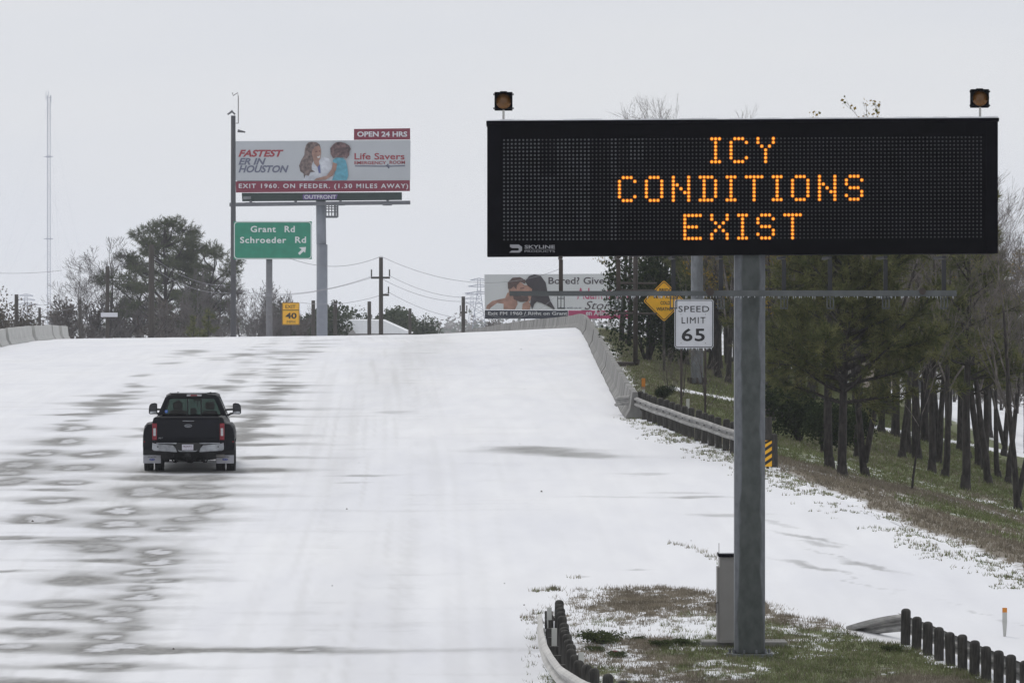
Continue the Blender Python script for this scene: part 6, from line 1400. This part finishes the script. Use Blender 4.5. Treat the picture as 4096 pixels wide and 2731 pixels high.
# hitch, axle, shocks, exhaust
mb = MB(); mb.box(-0.08, 0.06, -0.2, 0.1, 0.43, 0.50); mb.tube([(-0.1, -0.16, 0.49), (-0.06, -0.2, 0.52), (0.03, -0.2, 0.52)], 0.02, 6); obj('tow_hitch', mb, under, trk)
mb = MB(); secs = [[(0.0+r_*math.cos(a), y_, 0.375+r_*0.85*math.sin(a)) for a in np.linspace(0, 6.283, 15)[:-1]] for r_, y_ in ((0.10, 0.98), (0.17, 1.06), (0.175, 1.25), (0.12, 1.38))]; mb.loft(secs)
mb.tube([(-0.85, 1.22, 0.40), (-0.2, 1.22, 0.37), (0.2, 1.22, 0.37), (0.85, 1.22, 0.40)], [0.06, 0.085, 0.085, 0.06], 8); mb.tube([(-0.45, 1.0, 0.33), (-0.3, 1.0, 0.275), (0.3, 1.0, 0.275), (0.45, 1.0, 0.33)], 0.014, 5)
for s in (-1, 1): mb.tube([(s*0.38, 1.05, 0.24), (s*0.37, 1.05, 0.55)], 0.035, 6); mb.tube([(s*0.30, 1.05, 0.28), (s*0.44, 1.05, 0.26), (s*0.48, 1.05, 0.34)], 0.02, 5)
obj('axle', mb, under, trk)
mb = MB(); mb.tube([(0.50, 0.3, 0.46), (0.80, 0.16, 0.44), (0.95, 0.12, 0.44)], 0.05, 10); obj('exhaust_pipe', mb, mat('exhaust_grey', (0.20, 0.19, 0.18), 0.5, 0.2, 5, metal=0.5), trk)
mb = MB()
for s in (-1, 1):
    for i in range(7):
        x_ = s*(0.50+0.03*i+rng.uniform(-.01, .01)); l_ = rng.uniform(0.03, 0.09); mb.tube([(x_, 0.2, 0.42 if i % 2 else 0.40), (x_, 0.2, 0.40-l_)], [0.02, 0.002], 5)
mb.box(-0.74, -0.46, 0.14, 0.3, 0.38, 0.5); mb.box(0.46, 0.74, 0.14, 0.3, 0.38, 0.5); obj('slush_fringe', mb, under, trk)
# wheels
def wheel(x, y, w, R_=0.405):
    mb = MB(); n_ = 28; pr = [(-w/2, R_*0.62), (-w/2, R_*0.93), (-w/2+0.025, R_), (-w*0.17, R_+0.002), (-w*0.15, R_-0.014), (-w*0.11, R_-0.014), (-w*0.09, R_+0.002), (w*0.09, R_+0.002), (w*0.11, R_-0.014), (w*0.15, R_-0.014), (w*0.17, R_+0.002), (w/2-0.025, R_), (w/2, R_*0.93), (w/2, R_*0.62)]
    secs = [[(a, b*math.cos(2*math.pi*i/n_), b*math.sin(2*math.pi*i/n_)) for a, b in pr] for i in range(n_+1)]
    mb.loft(secs, cap=False); wh = obj('wheel', mb, rubber, trk, (x, y, R_), smooth=False)
    mb = MB(); mb.tube([(-w*0.36, 0, 0), (-w*0.30, 0, 0)], R_*0.63, 20); mb.tube([(w*0.30, 0, 0), (w*0.36, 0, 0)], R_*0.63, 20); mb.tube([(-w*0.42, 0, 0), (w*0.42, 0, 0)], 0.09, 10); obj('rim', mb, chrome, wh); return wh
for x_ in (-1.10, -0.815, 0.815, 1.10): wheel(x_, 1.22, 0.235)
for x_ in (-0.86, 0.86): wheel(x_, 5.35, 0.24)
# mud flaps with dealer lettering and oval
for s in (-1, 1):
    xc_ = s*0.965 if s > 0 else -0.975; mb = MB(); mb.box(xc_-0.235, xc_+0.235, 0.30, 0.312, 0.245+(0 if s < 0 else -0.005), 0.46); fl_ = obj('mud_flap', mb, flapm, trk, bevel=0.003)
    text_mesh('JOE MYERS', xc_-0.115, xc_+0.115, 0.39, 0.43, 0.2995, blk, 0.02, 0, 0.002, parent=fl_)
    mb = MB(); mb.prism(ell(xc_, 0.345, 0.075, 0.03), 0.295, 0.2995, 'y'); obj('blue_oval', mb, mat('oval_blue', (0.02, 0.04, 0.22), 0.5, 0, 1), fl_)
    text_mesh('Ford', xc_-0.04, xc_+0.04, 0.332, 0.36, 0.2945, wt, 0.0, 0.3, 0.001, parent=fl_)
    mb = MB(); mb.box(xc_-0.24, xc_+0.24, 0.3, 0.33, 0.462, 0.66); obj('flap_hanger', mb, under, fl_)
# mirrors
for s in (-1, 1):
    mb = MB(); pr = [(s*1.03, 1.48), (s*1.035, 1.765), (s*1.10, 1.785), (s*1.19, 1.77), (s*1.245, 1.72), (s*1.26, 1.62), (s*1.26, 1.50), (s*1.23, 1.475)]
    mb.prism(pr, 4.55, 4.72, 'y'); mr = obj('mirror', mb, paint, trk, bevel=0.02)
    mb = MB(); mb.prism([(s*1.05, 1.57), (s*1.05, 1.75), (s*1.17, 1.765), (s*1.235, 1.70), (s*1.24, 1.57)], 4.541, 4.5495, 'y'); obj('mirror_glass', mb, mat('mirror_dark', (0.02, 0.022, 0.028), 0.2, 0, 1), mr)
    mb = MB(); mb.prism([(s*1.05, 1.495), (s*1.05, 1.555), (s*1.235, 1.555), (s*1.23, 1.495)], 4.541, 4.5495, 'y'); obj('spot_mirror', mb, mat('mirror_bright', (0.35, 0.36, 0.38), 0.15, 0.6, 9, metal=0.6), mr)
    mb = MB(); mb.tube([(s*0.86, 4.66, 1.60), (s*1.04, 4.64, 1.61)], 0.028, 8); mb.tube([(s*0.90, 4.72, 1.44), (s*0.97, 4.68, 1.49), (s*1.04, 4.64, 1.50)], 0.03, 8); obj('mirror_arm', mb, plasticb, mr)
# sticker
mb = MB(); mb.prism(ell(-0.695, 1.585, 0.042, 0.042), 2.575, 2.583, 'y'); st_ = obj('round_sticker', mb, mat('sticker_blue', (0.06, 0.17, 0.60), 0.5, 0, 1), trk)
mb = MB(); mb.prism([(-0.715, 1.575), (-0.695, 1.60), (-0.672, 1.607), (-0.69, 1.585)], 2.570, 2.5745, 'y'); obj('sticker_mark', mb, wt, st_)
# interior
for x_ in (-0.42, 0.45):
    mb = MB(); mb.loft([[(x_-0.26, 3.55, 0.9), (x_+0.26, 3.55, 0.9), (x_+0.26, 3.75, 0.9), (x_-0.26, 3.75, 0.9)], [(x_-0.26, 3.45, 1.45), (x_+0.26, 3.45, 1.45), (x_+0.24, 3.6, 1.45), (x_-0.24, 3.6, 1.45)], [(x_-0.17, 3.42, 1.60), (x_+0.17, 3.42, 1.60), (x_+0.17, 3.55, 1.60), (x_-0.17, 3.55, 1.60)]]); se = obj('seat', mb, cloth, trk, bevel=0.04)
    mb = MB(); mb.prism(rrect(x_-0.13, x_+0.13, 1.62, 1.83, 0.06), 3.40, 3.50, 'y'); obj('headrest', mb, cloth, se, bevel=0.02)
mb = MB(); mb.box(-0.80, 0.80, 2.75, 2.95, 0.9, 1.50); bs = obj('rear_bench', mb, cloth, trk, bevel=0.05)
mb = MB(); mb.prism(rrect(-0.06, 0.12, 1.50, 1.68, 0.05), 2.78, 2.88, 'y'); obj('headrest', mb, cloth, bs)
mb = MB(); mb.box(-0.85, 0.85, 4.2, 4.6, 1.0, 1.47); obj('dashboard', mb, cloth, trk, bevel=0.05)
mb = MB(); mb.prism(rrect(-0.04, 0.19, 1.835, 1.905, 0.03), 4.35, 4.40, 'y'); mb.box(0.06, 0.09, 4.36, 4.42, 1.7, 1.95); obj('inner_mirror', mb, plasticb, trk)
mb = MB(); pts_ = [(-0.42+0.18*math.cos(a), 4.12-0.06*math.sin(a), 1.32+0.17*math.sin(a)) for a in np.linspace(0, 2*math.pi, 19)]; mb.tube(pts_, 0.016, 6); obj('steering_wheel', mb, plasticb, trk)
# driver
def person(loc, rotz):
    V = [(0, 0, 0), (0, 0.03, 0.22), (0, 0.02, 0.42), (0, 0.03, 0.52), (0, 0.05, 0.60), (0, 0.05, 0.70), (0, 0.05, 0.78)]
    Rr = [(0.16, .13), (0.15, .12), (0.17, .12), (0.06, .06), (0.075, .08), (0.09, .105), (0.06, .07)]
    E = [(i, i+1) for i in range(6)]
    for s in (-1, 1):
        b = len(V); V += [(s*0.20, 0.02, 0.42), (s*0.27, 0.10, 0.22), (s*0.22, 0.36, 0.26), (s*0.18, 0.44, 0.29)]; Rr += [(.07, .07), (.05, .05), (.038, .038), (.035, .02)]; E += [(2, b), (b, b+1), (b+1, b+2), (b+2, b+3)]
        for f in range(5):
            c = len(V); V += [(s*(0.16+0.018*f), 0.49, 0.31-0.004*f), (s*(0.15+0.018*f), 0.505, 0.275)]; Rr += [(.010, .010), (.008, .008)]; E += [(b+3, c), (c, c+1)]
        b = len(V); V += [(s*0.10, 0.1, -0.02), (s*0.14, 0.45, 0.0), (s*0.14, 0.55, -0.38), (s*0.14, 0.68, -0.42)]; Rr += [(.09, .09), (.065, .065), (.045, .045), (.04, .035)]; E += [(0, b), (b, b+1), (b+1, b+2), (b+2, b+3)]
    me = bpy.data.meshes.new('person'); me.from_pydata(V, E, []); o = bpy.data.objects.new('person', me); C.objects.link(o)
    sk = o.modifiers.new('skin', 'SKIN'); o.modifiers.new('sub', 'SUBSURF').levels = 1
    for i, v in enumerate(me.skin_vertices[0].data if me.skin_vertices else []): v.radius = Rr[i]
    me.materials.append(mat('dark_clothes', (0.012, 0.012, 0.015), 0.9, 0.2, 5)); o.location = loc; o.rotation_euler = (0, 0, rotz); return o
ct, st2 = math.cos(R(1)), math.sin(R(1)); lx, ly = -0.42, 3.60
dp = person((TX+lx*ct-ly*st2, TY+lx*st2+ly*ct, TZ+1.10), R(1))
if not dp.data.skin_vertices:
    pass
tag(dp, 'driver in dark clothes and cap, a silhouette behind the wheel of the black pickup', 'person')


# ------------------------------------------------------------------ haze
hz = MB(); hz.box(-4500, 4500, -400, 9000, -2.6, 150)
hm = bpy.data.materials.new('haze'); hm.use_nodes = True; t = hm.node_tree; t.nodes.clear()
o_ = t.nodes.new('ShaderNodeOutputMaterial'); v_ = t.nodes.new('ShaderNodeVolumePrincipled')
v_.inputs['Color'].default_value = (0.93, 0.95, 1.0, 1); v_.inputs['Density'].default_value = 0.00012; v_.inputs['Anisotropy'].default_value = 0.0
t.links.new(v_.outputs[0], o_.inputs['Volume'])
h = obj('haze', hz, hm); h['kind'] = 'stuff'; h['label'] = 'thin pale haze over the whole scene'; h['category'] = 'haze'
